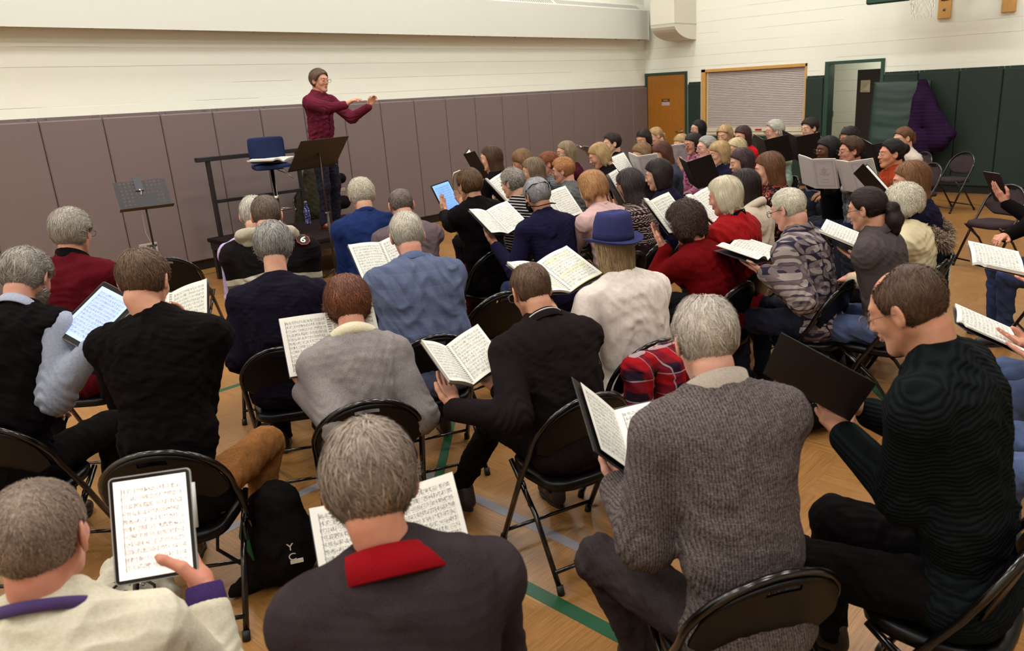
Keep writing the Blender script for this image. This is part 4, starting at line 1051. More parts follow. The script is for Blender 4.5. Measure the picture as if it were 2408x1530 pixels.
# boards that carry the basketball hoop
for (y0, y1, zb, side) in ((3.78, 3.965, 2.665, 'left'), (2.89, 3.08, 2.675, 'right')):
    o = MB().rbox((WR-.045, y0, zb), (WR-.001, y1, 4.3), .004).obj('mounting_board', wood((204, 152, 84), (216, 168, 100), 5.)); tag(o, f'pine mounting board bolted high on the right wall, {side} of the two', 'board')
    mb = MB()
    for z in ((zb+.13, zb+.42) if side == 'left' else (zb+.19,)):
        b = MB().lathe([(0, 0), (.022, 0), (.022, .006), (.013, .008), (.013, .016), (0, .018)], (0, 0, 0), 12); mb.put([(WR-.046-v[2], (y0+y1)/2+v[0], z+v[1]) for v in b.v], b.f)
    mb.obj('bolt', SCREW, o, True)
MB().rbox((WR-.06, 3.82, 2.93), (WR-.044, 3.93, 3.12), .003).obj('bracket', plain((28, 26, 26), .4), o)
# basketball hoop
hp = empty('basketball_hoop'); tag(hp, 'basketball hoop with white net hanging from the top edge of the picture', 'basketball hoop')
hc_ = at(2168, 44, 2.61); cx, cy = hc_[0], hc_[1]
m = MB(); m.tube([(cx+.225*cos(a), cy+.225*sin(a), 3.05) for a in np.linspace(0, 2*pi, 31)[:-1]], .011, 8, closed=True); m.obj('rim', plain((190, 62, 24), .4), hp, True)
m = MB(); nn_ = 14; lev = 7
def netp(k, j):
    t = j/lev; r = .225-.10*t**.8+.008*sin(5*j+k); a = 2*pi*(k+.5*(j % 2))/nn_; return np.array((cx+r*cos(a), cy+r*sin(a), 3.04-.42*t+.01*sin(k*3+j)))
for k in range(nn_):
    for j in range(lev):
        a = netp(k, j); 
        for kk in ((k, k+1) if j % 2 else (k, k-1)):
            b = netp(kk % nn_, j+1); mid = (a+b)/2+np.array((.004*sin(k*7+j), .004*cos(k*5), -.008)); m.tube([a, mid, b], .0042, 5, cap=False)
m.obj('net', plain((226, 222, 210), .9), hp, True)
m = MB(); bx_ = at(2018, 6, 2.93); bd = np.array((0., -1., 0)); m.rbox((-.03, -1.83, 0), (.03, 0, 1.05), .02); m.obj('backboard', plain((210, 208, 200), .4), hp).location = (cx+.42, cy+.915, 2.93)
m = MB(); m.rbox((-.05, -1.87, -.03), (.05, .03, .06), .02); m.obj('edge_padding', plain((20, 58, 44), .6), hp).location = (cx+.42, cy+.915, 2.93)
m = MB(); m.tube([(cx+.22, cy, 3.05), (cx+.42, cy, 3.06)], .02, 8)
for yy in (3.42, 3.36):  m.tube([(cx+.45, yy+.02, 3.35), (WR-.05, yy, 3.4)], .03, 8)
m.obj('support_arm', plain((190, 186, 176), .5), hp, True)
# green gym mat leaning on the wall, purple coat hung on it
def leaning_mat(y0, y1, zt, xt, xb, label):
    nz, ny = 60, 24; V = []; Fc = []
    for face in (0, 1):
        for i in range(nz+1):
            for j in range(ny+1):
                t = i/nz; u = j/ny; z = t*zt; x = xb+(xt-xb)*t; edge = min(1, min(u, 1-u)*14, min(t, 1-t)*30)
                w_ = 0 if face else (.0045*math.sin(t*34+2.2*math.sin(u*2.6)+u*2)*(.3+.7*math.exp(-((t-.35)/.36)**2))*edge+.002*math.sin(t*85+u*5+3*math.sin(u*4))*edge*(1-u*.6))
                V.append((x+(.05 if face else 0)*1.0-(w_)-(.012*edge if not face else 0)+.012, y0+(y1-y0)*u, z+.001))
    m_ = (nz+1)*(ny+1); g = lambda i, j: i*(ny+1)+j
    for i in range(nz):
        for j in range(ny): a, b, c, d = g(i, j), g(i, j+1), g(i+1, j+1), g(i+1, j); Fc += [(a, d, c, b), (a+m_, b+m_, c+m_, d+m_)]
    for j in range(ny):
        for i in (0, nz): a, b = g(i, j), g(i, j+1); Fc.append((a, b, b+m_, a+m_) if i == 0 else (a, a+m_, b+m_, b))
    for i in range(nz):
        for j in (0, ny): a, b = g(i, j), g(i+1, j); Fc.append((a, a+m_, b+m_, b) if j == 0 else (a, b, b+m_, a+m_))
    o = mesh_obj('gym_mat', V, Fc, plain((24, 50, 42), .36, 0., .4)); return tag(o, label, 'gym mat')
leaning_mat(3.92, 4.80, 1.77, 13.2, 12.95, 'dark green vinyl gym mat leaning on the wall beside the doorway')
leaning_mat(1.6, 2.35, 1.5, 13.25, 13.1, 'green gym mat leaning on the wall at the right edge')
def blob(name, mat, prims, h=.012, noise=None, parent=None, k=.04, cut=None):
    P = np.array([p[1] for p in prims]+[p[2] if p[0] == 'c' else p[1] for p in prims]); R_ = max(max(p[2]) if p[0] == 'e' else max(p[3:5]) for p in prims)+.06
    F = Fld(P.min(0)-R_, P.max(0)+R_, h)
    for p in prims:
        if p[0] == 'c': F.cone(np.array(p[1], float), np.array(p[2], float), p[3], p[4], k)
        else: F.ell(np.array(p[1], float), p[2], p[3] if len(p) > 3 else None, k)
    if noise: F.near(.03, noise)
    V, Q = F.mesh(); return mesh_obj(name, V, Q, mat, parent)
def quilt(x, y, z): return (-.010*np.abs(np.sin(z*58+4*x))**.6+.005+.006*np.sin(30*x+22*y+9*z)).astype(np.float32)
cx0, cy0 = 13.12, 4.0
ct = blob('puffer_coat', cloth((44, 24, 54), (32, 17, 40), 40.), [('c', (13.15, 4.02, 1.71), (13.07, 3.98, 1.45), .08, .13), ('c', (13.07, 4.0, 1.50), (13.0, 4.04, .95), .12, .12), ('c', (13.07, 3.94, 1.56), (13.02, 3.78, 1.15), .10, .14),
     ('c', (13.02, 3.78, 1.15), (12.98, 3.66, .85), .14, .15), ('c', (13.04, 3.72, 1.2), (13.0, 3.52, .95), .08, .09), ('c', (13.02, 3.92, .85), (13.0, 3.90, .60), .19, .15)], .014, quilt)
tag(ct, 'dark purple puffer coat hung over the edge of the green mat', 'coat')
# ---------------------------------------------------------------- podium and what stands on it
DK = .48; bk = plain((24, 16, 16), .6)
pd = empty('conductor_podium', (0, 0, 0)); tag(pd, 'low black portable stage with a guard rail at its back edge', 'podium')
px0, px1, py0, py1 = 3.78, 5.62, 7.50, 8.86
MB().rbox((px0, py0, DK-.045), (px1, py1, DK), .006).obj('deck', cloth((40, 30, 30), (28, 20, 20), 60.), pd)
MB().rbox((px0+.02, py0+.02, DK-.13), (px1-.02, py1-.02, DK-.045), .004).obj('apron', bk, pd)
for x in (px0+.05, px1-.05):
    for y in (py0+.05, py1-.05): MB().rbox((x-.025, y-.025, 0), (x+.025, y+.025, DK-.05), .004).obj('leg', bk, pd)
MB().rbox((px0+.05, py1-.065, .16), (px1-.05, py1-.035, .20), .003).obj('brace', bk, pd)
rl = empty('guard_rail'); rl.parent = pd
for x in (3.93, 5.04): MB().rbox((x-.022, 8.80, DK), (x+.022, 8.845, 1.36), .004).obj('post', bk, rl)
MB().rbox((3.80, 8.79, 1.335), (5.22, 8.85, 1.385), .004).obj('top_rail', bk, rl); MB().rbox((3.93, 8.805, .86), (5.04, 8.84, .90), .004).obj('middle_rail', bk, rl)
# stool
q = at(650, 535, DK); sx_, sy_ = 4.40, 8.29
st = empty('bar_stool', (sx_, sy_, DK), radians(-20)); tag(st, 'blue upholstered bar stool with chrome column on the podium', 'stool'); chrome = plain((170, 160, 152), .18, 1.)
MB().lathe([(0, 0), (.21, 0), (.21, .008), (.08, .022), (.03, .05), (.028, .40), (.0285, .44), (.02, .44), (.02, .73), (0, .73)], n=32).obj('pedestal', chrome, st, True)
m = MB(); m.tube([(.19*cos(a), .19*sin(a)-.03, .27) for a in np.linspace(-.5, pi+.5, 20)], .008, 8); m.tube([(-.16, 0, .27), (.16, 0, .27)], .008, 8); m.obj('foot_rest', chrome, st, True)
BF = cloth((46, 56, 92), (34, 42, 74), 60.)
def cushion(name, lo, hi, r, R=None, o=(0, 0, 0)):
    m = MB(); m.rbox(lo, hi, r)
    if R is not None: m.v = [tuple(R@np.array(v)+np.array(o)) for v in m.v]
    ob = m.obj(name, BF, st, True); s = ob.modifiers.new('soft', 'SUBSURF'); s.levels = s.render_levels = 2; return ob
cushion('seat', (-.20, -.19, .73), (.20, .20, .80), .03)
cushion('backrest', (-.20, -.03, 0), (.20, .03, .30), .028, rotx(8), (0, .20, .79))
m = MB(); m.tube([(.06, 0, .72), (.14, -.06, .68), (.20, -.10, .62)], .005, 6); m.obj('lever', chrome, st, True)
bkp = score('thick open paperback score lying on the blue bar stool', 'stoolbook', dict(tl=.016, tr=.022, coil=0, cl=.10, cr=.04, al=4, ar=6, W=.23, H=.30)); bkp.location = (sx_, sy_-.02, DK+.822); bkp.rotation_euler = (0, 0, radians(28)); bkp.name = 'thick_score'
# conductor's stand
def stand(loc, hz, rz, tilt, w_, h_, label, perf=False, base=0.):
    s_ = empty('music_stand', loc, rz); tag(s_, label, 'music stand'); d_ = plain((20, 15, 16), .45)
    m = MB(); m.tube([(0, 0, .12), (0, 0, hz*.55)], .014, 10); m.obj('lower_tube', d_, s_, True); m = MB(); m.tube([(0, 0, hz*.5), (0, 0, hz)], .009, 10); m.obj('upper_tube', plain((70, 56, 50), .3, .7) if not perf else d_, s_, True)
    for k in range(3):
        a = k*2.094+.5; MB().tube([(0, 0, .16), (.16*cos(a), .16*sin(a), .05), (.30*cos(a), .30*sin(a), .012)], .010, 8).obj('leg', d_, s_, True)
    MB().tube([(-.03, 0, hz*.55), (.03, 0, hz*.55)], .011, 8).obj('clamp', plain((110, 100, 96), .3, .8) if not perf else d_, s_, True)
    R_ = rotx(tilt); dm = MB()
    if not perf:
        poly = [(-w_/2+.06, h_/2), (w_/2-.06, h_/2), (w_/2, h_/2-.10), (w_/2, -h_/2), (-w_/2, -h_/2), (-w_/2, h_/2-.10)]; poly = [(-w_/2, h_/2), (w_/2, h_/2), (w_/2, -h_/2), (-w_/2, -h_/2)]
        dm.prism(poly, -.003, .0, lambda q: R_@np.array(q)+np.array((0, 0, hz)))
    else:
        nx, ny = 12, 8; dx, dy = w_/nx, h_/ny
        for i in range(nx):
            for j in range(ny):
                x0, y0 = -w_/2+i*dx, -h_/2+j*dy; sq = [(x0, y0), (x0+dx, y0), (x0+dx, y0+dy), (x0, y0+dy)]
                hole = j not in (0,) and 0 < i < nx-1 and not (3 < i < 9 and j < 4) and (j > 0) or (j in (1, 2) and i in (1, 2, 9, 10))
                T = lambda q: R_@np.array(q)+np.array((0, 0, hz))
                if hole:
                    c = [(x0+dx/2+.0115*cos(a), y0+dy/2+.0115*sin(a)) for a in np.linspace(pi*1.25, pi*3.25, 13)[:-1]]
                    V = [T((*p, 0)) for p in sq]+[T((*p, 0)) for p in c]; Fq = []
                    for s4 in range(4):
                        a, b = s4, (s4+1) % 4; r0 = 4+s4*3; Fq.append((a, b, 4+(s4*3+3) % 12, r0+2, r0+1, r0))
                    dm.put(V, Fq)
                else: dm.put([T((*p, 0)) for p in sq], [(0, 1, 2, 3)])
    dm.obj('desk', d_, s_)
    m = MB(); m.prism([(-w_/2-.01, -h_/2-.002), (w_/2+.01, -h_/2-.002), (w_/2+.01, -h_/2+.002), (-w_/2-.01, -h_/2+.002)], -.012, .06, lambda q: R_@np.array(q)+np.array((0, 0, hz))); m.obj('ledge', d_, s_)
    return s_
stand((4.46, 7.36, 0), 1.40, radians(196), 52, .72, .38, 'black music stand with solid desk in front of the conductor')
stand((2.93, 8.12, 0), 1.13, radians(-10), 62, .46, .30, 'black music stand with perforated desk by the mauve wall', True)
ph = MB().rbox((-.037, -.004, 0), (.037, .004, .15), .003).obj('smartphone', plain((22, 20, 24), .3)); ph.location = at(305, 441, 1.22)*0+np.array((2.915, 8.135, 1.17)); ph.rotation_euler = (radians(-24), 0, radians(-10)); tag(ph, 'dark smartphone clipped to the top of the perforated stand', 'phone'); MB().rbox((-.006, -.008, .0), (.006, -.003, .014), .001).obj('plug', plain((230, 225, 215), .4), ph)
m = MB(); m.tube([(2.92, 8.12, 1.17), (2.90, 8.16, .95), (2.90, 8.17, .75), (2.94, 8.15, .6), (3.0, 8.3, .2), (3.3, 9.4, .38)], .0028, 6); o = m.obj('charging_cable', plain((190, 184, 170), .5), None, True); tag(o, 'thin white charging cable hanging from the phone on the stand', 'cable')
o = MB().rbox((3.26, WB-.075, .33), (3.46, WB-.056, .44), .004).obj('power_outlet', plain((170, 160, 146), .5)); tag(o, 'pale double outlet box low on the mauve wall', 'outlet'); MB().box((3.34, WB-.0765, .35), (3.38, WB-.075, .42)).obj('socket', plain((90, 84, 78), .5), o)
# bottle
o = empty('water_bottle', (4.93, 8.60, DK)); tag(o, 'blue patterned metal water bottle standing on the podium', 'bottle'); bm_ = floral((36, 44, 104), (176, 170, 196), (20, 26, 70), 60.)
MB().lathe([(0, 0), (.033, 0), (.036, .01), (.036, .15), (.030, .19), (.017, .22), (.015, .245), (0, .245)], n=24).obj('body', bm_, o, True); MB().lathe([(0, .245), (.017, .245), (.017, .275), (.014, .28), (0, .28)], n=18).obj('cap', plain((150, 140, 140), .3, .6), o, True)
# quilted jacket over a chair, black bag behind the podium
def quilt2(x, y, z): return (-.008*np.maximum(np.abs(np.sin(36*(x+z))), np.abs(np.sin(36*(z-x))))**3*-1-.004).astype(np.float32)
o = blob('quilted_jacket', cloth((58, 54, 40), (44, 40, 30), 40.), [('c', (5.34, 9.08, 1.02), (5.30, 9.06, .55), .10, .16), ('c', (5.45, 9.08, 1.0), (5.44, 9.05, .3), .12, .19), ('c', (5.2, 9.1, .8), (5.12, 9.1, .35), .08, .10)], .013, quilt2); tag(o, 'olive quilted jacket hanging behind the conductor', 'jacket')
o = blob('shoulder_bag', cloth((24, 18, 22), (16, 12, 14), 50.), [('c', (5.66, 9.12, .92), (5.80, 9.12, .92), .07, .07), ('c', (5.66, 9.12, .60), (5.80, 9.12, .60), .09, .09)], .013); tag(o, 'black shoulder bag hanging beside the conductor\'s legs', 'bag'); MB().rbox((5.70, 9.02, .76), (5.78, 9.04, .80), .003).obj('buckle', plain((150, 140, 120), .4), o)
chair_at((5.38, 8.98+.2, 0), 180, 'black folding chair behind the podium under the olive jacket')
# ---------------------------------------------------------------- the choir
BLK = cloth((15, 10, 12), (10, 7, 8), 50.); NVY = cloth((26, 24, 46), (18, 16, 34), 50.); WINE = cloth((92, 16, 28), (72, 10, 22), 60.)
JB = denim((52, 62, 98)); JD = denim((34, 36, 54)); JL = denim((92, 108, 150)); PB = cloth((18, 14, 15), (12, 9, 10), 50.)
GREY = dict(c=(80, 72, 68), c2=(182, 172, 160)); WHITE = dict(c=(150, 144, 132), c2=(226, 220, 206)); BRN = dict(c=(44, 28, 18), c2=(98, 66, 44)); DKB = dict(c=(20, 13, 12), c2=(50, 33, 28)); BLKH = dict(c=(12, 9, 10), c2=(34, 25, 26))
BLD = dict(c=(132, 96, 54), c2=(218, 186, 136)); LBR = dict(c=(84, 58, 38), c2=(162, 124, 86)); RED = dict(c=(80, 34, 18), c2=(158, 88, 52)); STR = dict(c=(132, 78, 40), c2=(206, 150, 98)); SLV = dict(c=(84, 82, 84), c2=(186, 184, 186))
def SH(**k): return dict(dict(t=.011, sl=.034, lift=.22, flow='whorl', jit=.35), **k)
def BOB(**k): return dict(dict(t=.017, L=.10, w=.092, sl=.08, flow='down', lift=.08, jit=.16), **k)
def LONG(**k): return dict(dict(t=.014, L=.27, w=.096, sl=.13, flow='down', lift=.05, jit=.14), **k)
def CURL(**k): return dict(dict(t=.028, L=.0, sl=.05, flow='down', lift=.4, jit=.5, curl=.9, sw=1.4), **k)
FAIR, ROSY, TAN, OLV, DARK = (212, 166, 140), (206, 150, 128), (186, 140, 112), (168, 122, 94), (96, 62, 46)
TESTK = globals().get('TESTK')
def P(key, *a, **k):
    if TESTK and key not in TESTK: return
    k.setdefault('clabel', 'black folding chair occupied by the '+k.get('who', key)); k.pop('who', None)
    if key[0] == 'w' and int(key[1:]) > 20 and key not in ('w24', 'w28', 'w29', 'w30', 'w26', 'w43', 'w47'): k.setdefault('yaw', -9)
    if key[0] == 'w' and int(key[1:]) > 20:
        for q, v in (('lean', 2), ('hunch', 9), ('neck', 20), ('pitch', 13), ('hs', .94)): k.setdefault(q, v)
    return person(key, *a, **k)
@memo
def jersey():
    n = N('panelled_jersey'); x, y, z = n.xyz(); k = n.add(z, n.mul(n.math('ABSOLUTE', x), .25))
    c = n.mix(n.math('GREATER_THAN', k, .985), lin((104, 88, 80)), lin((22, 17, 19))); c = n.mix(n.band(k, .955, .99), c, lin((186, 178, 158)))
    n.bump(n.noise(200.), .002, .5); return n.out(c, .9, 0, .06)
# --- the front men, nearest the camera
P('m1', 104, 1278, 1.08, near=2, label='man with cropped grey-brown hair in a cream sweatshirt with purple cuffs', who='man in the cream sweatshirt', skin=(206, 142, 118),
  hair=dict(SH(t=.008, sl=.014, flow='down', lift=.35, dens=2.4, sw=.55), c=(84, 66, 56), c2=(168, 146, 128)), yaw=6, pitch=6, neck=22, tmat=cloth((212, 204, 184), (198, 190, 168), 30.), topname='sweatshirt', thick=.018, loose=1, collar='crew', co=.022, cz=.022,
  cmat=plain((70, 48, 100), .9), collarlabel='purple neckband', s=1.0, hs=1.0, hand=1.12, item=('tablet', (360, 1236, -1.86), 66, 0, 0), iopt=dict(m='white', body=(170, 170, 166), pen=1), ilabel='large white tablet glowing with a score held by the man in the cream sweatshirt', pmat=JB,
  arms={'R': (atd(482, 1392, 1.86), tuple((atd(448, 1300, 1.95)-atd(482, 1392, 1.86))*8), tuple(-_r*.8-_f*.1), (30, 34, 20), 3.2, 'w'), 'L': ((-.14, .30, .60), (.3, 1, -.1), (0, 0, -1), (25, 30, 20), 0.)}, fold=.007, clabel='black folding chair of the man in the cream sweatshirt', cuffcol=(66, 46, 96))
P('m2', 872, 1140, 1.17, near=2, label='grey-brown haired man in a charcoal jumper with a red polo collar', who='man with the red collar', skin=(206, 146, 120), hair=dict(SH(t=.016, sl=.045, dens=1.2, nape=.0), c=(70, 54, 46), c2=(176, 158, 142)),
  tmat=cloth((60, 50, 53), (44, 35, 38), 120.), thick=.016, bw=1.06, nx=-.03, collar='bigpolo', cmat=cloth((146, 18, 26), (126, 12, 20), 80.), collarlabel='red polo collar', co=.008, pitch=24, neck=22, yaw=4, item=('score', (925, 1275, -2.02), 46, 2, 4), iopt=dict(al=14, ar=16, cl=.03, cr=.03),
  ilabel='open score partly hidden behind the head of the man with the red collar', fold=.0035, pmat=PB, skinx=1, hs=1.02)
P('m3', 1657, 800, 1.245, near=2, turn=10, label='white-haired man in a chunky grey ribbed jumper and glasses', who='man in the grey ribbed jumper', skin=(214, 162, 142), hair=dict(SH(t=.012, sl=.034, bald=.03, by=-.03, dens=1.2), c=(132, 122, 112), c2=(214, 202, 188)),
  tmat=knit((116, 104, 102), (50, 42, 42), 400.), thick=.022, loose=1, bw=1.0, lean=9, hunch=18, neck=36, pitch=20, yaw=4, collar='turtle', cmat=cloth((176, 164, 150), (156, 144, 134), 60.), collarlabel='pale grey rolled collar', co=.012, glasses=((60, 46, 42), True), gripx=.25, gripy=-.3,
  item=('folder', (1470, 1040, -2.38), 26, 6, 2), iopt=dict(al=52, ar=6), ilabel='black choir folder with a score, left of the man in grey ribbed knit', pmat=cloth((58, 50, 50), (48, 40, 42), 40.), fold=.004, hs=.98, kneeoff=((.0, 0, 0), (-.12, 0, .0)))
P('m4', 2130, 728, 1.30, near=2, turn=-20, label='man with thinning brown hair and glasses in a dark green ribbed jumper', who='man in the dark green jumper', skin=(196, 142, 114), hair=dict(SH(t=.007, sl=.03, bald=.052, by=.03, rec=.03, lift=.08, dens=1.4, flow='side'), c=(50, 34, 26), c2=(98, 72, 54)),
  tmat=ribbed_diag((21, 27, 27), (13, 15, 16)), thick=.02, bw=1.10, lean=5, hunch=14, neck=34, pitch=26, yaw=2, collar='crew', glasses=((120, 84, 64), True), item=('folder', (1897, 928, -2.34), 24, -14, -2), iopt=dict(al=58, ar=8), gripx=.9, arms={'L': (atd(1992, 1030, 2.28), tuple((atd(1938, 955, 2.36)-atd(1992, 1030, 2.28))*8), tuple(_f*.8+_r*.3), (14, 18, 12), 1., 'w')},
  ilabel='black folder held by the man in the dark green jumper', pmat=PB, hs=.98, jaw=.95)
# --- second men's row
P('m5', 66, 655, 1.25, near=1, turn=4, label='bearded man with wavy grey hair in a black vest and blue-grey shirt', who='bearded man in the black vest', skin=(196, 146, 124), hair=dict(SH(t=.016, sl=.055, flow='back', lift=.2, beard=1, dens=1.2), **GREY), top='vest', topname='vest', tmat=BLK,
  smat=cloth((150, 156, 172), (132, 138, 156), 30.), thick=.014, loose=1, collar='polo', cmat=cloth((160, 166, 184), (146, 152, 170), 30.), collarlabel='blue-grey shirt collar', lean=14, hunch=20, neck=40, pitch=34, item=('bigtab', (226, 742, -3.20), 40, 8, -26), iopt=dict(m='pale', body=(66, 58, 58), bw=.014, bh=.02),
  arms={'R': (atd(214, 822, 3.16), tuple((atd(232, 775, 3.3)-atd(214, 822, 3.16))*8), tuple(_u*.8-_r*.2), (6, 8, 6), 1., 'w'), 'L': ((-.12, .30, .62), (.3, 1, -.1), (0, 0, -1), (25, 30, 20), 0.)}, ilabel='grey tablet with a blue-lit score held by the bearded man', pmat=PB, fold=.009)
P('m6', 342, 662, 1.30, near=1, label='young man with short brown hair in a black jumper and tan trousers', who='young man in the black jumper', skin=(208, 156, 128), hair=dict(SH(t=.010, sl=.035, dens=1.3), c=(54, 38, 28), c2=(120, 92, 68)), tmat=BLK, thick=.014, bw=1.08, nx=-.05, lean=10, hunch=18, neck=26, pitch=22, yaw=10,
  item=('score', (402, 750, -3.35), 50, 8, 6), iopt=dict(al=16, ar=20, m='b'), ilabel='open score in front of the young man in black', pmat=cloth((148, 100, 56), (126, 82, 44), 30.), ankoff=((.05, -.22, 0), (0, 0, 0)), kneeoff=((.10, 0, 0), (0, 0, 0)),
  arms={'R': (atd(450, 800, 2.98), tuple((atd(420, 735, 2.96)-atd(450, 800, 2.98))*8), (-.7, -.5, 0), (25, 30, 20), 1., 'w')}, hand=1.0)
P('m7', 820, 722, 1.07, near=1, label='woman with auburn hair in a grey wool cardigan over a cream collar', who='woman in the grey wool cardigan', skin=ROSY, hair=dict(SH(t=.024, sl=.06, lift=.22, nape=-.035, dens=1.3), c=(58, 26, 16), c2=(140, 84, 56)), tmat=cloth((148, 140, 138), (114, 106, 105), 70.), topname='cardigan', thick=.018, loose=1, bw=.90,
  collar='cowl', cmat=cloth((222, 212, 184), (206, 196, 168), 40.), collarlabel='cream roll collar', lean=12, hunch=20, neck=34, pitch=30, item=('score', (782, 800, -3.25), 54, 0, 3), iopt=dict(al=6, ar=6, tl=.008, m='a', cl=.02, cr=.02), ilabel='open score in front of the auburn-haired woman', pmat=PB, fold=.004, hs=.98)
P('m8', 1248, 686, 1.11, near=1, turn=-4, label='man with thinning brown hair in a black polo with white collar piping', who='man in the black polo', skin=(198, 146, 120), hair=dict(SH(t=.008, sl=.03, bald=.03, by=-.02, flow='down', lift=.1, dens=1.3), c=(58, 40, 30), c2=(118, 90, 68)), tmat=cloth((30, 22, 24), (22, 16, 18), 50.),
  thick=.016, bw=1.05, piping=plain((206, 200, 196), .8), collar='polo', co=.006, cmat=cloth((34, 26, 28), (26, 20, 22), 60.), glasses=((150, 140, 130), True), lean=14, hunch=22, neck=36, pitch=26, item=('score', (1080, 858, -3.1), 34, -4, 6), iopt=dict(al=34, ar=26, tl=.02, m='a', W=.155, H=.22), ilabel='thick spiral score left of the man in the black polo', pmat=PB,
  shmat=plain((40, 30, 28), .5), poleL=(-.8, -.2, -.6), ankoff=((0, 0, 0), (-.12, .22, .05)), hs=.97)
P('w9', 1440, 584, 1.17, near=1, label='woman in a blue felt hat and white T-shirt with long fair hair', hat=1, who='woman in the blue hat', skin=(206, 152, 124), hair=dict(LONG(L=.13, w=.085, sl=.1, t=.006), c=(96, 70, 46), c2=(178, 150, 112)), tmat=cloth((222, 210, 200), (208, 194, 186), 14.), top='tee', topname='tee_shirt', bare=1, thick=.013,
  bw=1.12, bulk=1.1, poleL=(-.8, -.3, -.8), poleR=(.8, -.3, -.8), collar='crew', item=('score', (1300, 652, -3.62), 24, -8, 4), iopt=dict(m='y', al=14, ar=14, tl=.01), ilabel='score with yellow highlighter marks beside the woman in the hat', pmat=BLK, fold=.0045, pitch=14, hs=.96)
P('m11', 172, 548, 1.30, near=1, label='man with swept-back grey hair and glasses in a burgundy jumper', who='man in the burgundy jumper', skin=(198, 146, 122), hair=dict(SH(t=.022, sl=.06, flow='back', lift=.2, dens=1.2), c=(104, 94, 86), c2=(196, 186, 172)), tmat=cloth((88, 16, 26), (70, 10, 20), 70.), collar='turtle', cmat=BLK, collarlabel='black roll neck',
  glasses=((60, 50, 50), True), lean=4, hunch=10, pitch=12, bw=1.04, pmat=PB, item=('tablet', (.36, .74), 30, 0), iopt=dict(m='pale'), ilabel='tablet on the lap of the man in burgundy')
P('m12', 645, 584, 1.20, near=1, label='man with tousled grey hair in a navy crew-neck jumper', who='grey-haired man in navy', skin=(206, 158, 132), hair=dict(SH(t=.020, sl=.055, flow='down', lift=.3, curl=.25, dens=1.2, nape=-.02), c=(92, 88, 86), c2=(182, 176, 170)), tmat=cloth((24, 20, 34), (17, 14, 24), 50.), bw=1.08, lean=10, hunch=18, pitch=26, neck=32,
  pmat=PB, bulk=1.05, nl=.135, item=('score', (.36, .72), 30, 0), ilabel='score on the lap of the grey-haired man in navy')
P('m13', 957, 556, 1.22, near=1, label='stout white-haired man in a blue-grey checked shirt', who='man in the blue-grey shirt', skin=(214, 158, 138), hair=dict(SH(t=.012, sl=.032, dens=1.3, flow='down', nape=-.01), c=(158, 148, 134), c2=(222, 214, 198)), tmat=plaid((90, 98, 124), (79, 87, 112), (100, 108, 132), 14.), topname='shirt', bw=1.12, bulk=1.22, belly=.05,
  collar='polo', cmat=cloth((96, 108, 142), (84, 96, 130), 50.), lean=10, hunch=20, pitch=22, thick=.018, loose=1, item=('score', (910, 612, -4.45), 48, -4, 6), iopt=dict(al=12, ar=16, m='a'), ilabel='open score left of the stout man in the checked shirt', pmat=JD, fold=.0055)
b14 = P('m14', 628, 508, 1.27, near=1, label='balding man in a black and taupe hooded jersey jacket', who='balding man in the hooded jacket', skin=(212, 156, 132), hair=dict(SH(t=.009, sl=.028, bald=.055, by=.01, rec=.03, dens=1.2, flow='down'), c=(62, 50, 44), c2=(128, 112, 98)), tmat=jersey(), topname='jacket', thick=.03, bw=1.15, loose=1, collar=None, pmat=PB, lean=6)
P('m15', 600, 508, 1.24, near=0, label='white-haired man in a lavender shirt in front of the podium', who='man in the lavender shirt', skin=FAIR, hair=dict(SH(t=.012), **WHITE), tmat=cloth((176, 158, 196), (160, 142, 182), 30.), topname='shirt', collar='polo', pmat=PB, bw=.98, item=('octavo', (.40, .92), 62, -6), ilabel='white booklet in front of the man in lavender')
P('m16', 851, 462, 1.26, near=1, label='man with spiky white hair in a royal blue fleece', who='man in the blue fleece', skin=FAIR, hair=dict(SH(t=.014, sl=.036, lift=.5, jit=.6, flow='whorl'), c=(168, 158, 138), c2=(228, 220, 200)), tmat=cloth((32, 48, 94), (24, 38, 80), 70.), topname='fleece', collar='stand', co=.010, bw=1.02, pmat=JB, thick=.02)
P('m17', 943, 484, 1.19, near=1, label='bald man with grey sides in a taupe long-sleeved shirt', who='balding man in taupe', skin=(206, 152, 128), hair=dict(SH(t=.006, sl=.014, bald=.066, by=.0, rec=.04, flow='down'), c=(72, 60, 56), c2=(140, 126, 118)), tmat=cloth((104, 88, 92), (90, 76, 80), 40.), topname='shirt', collar='crew', bw=1.08, belly=.03, bulk=1.08,
  item=('bigtab', (905, 545, -5.95), 58, -8, 4), iopt=dict(m='pblue', pen=0), ilabel='tablet in a dark case held by the balding man in taupe', pmat=JD)
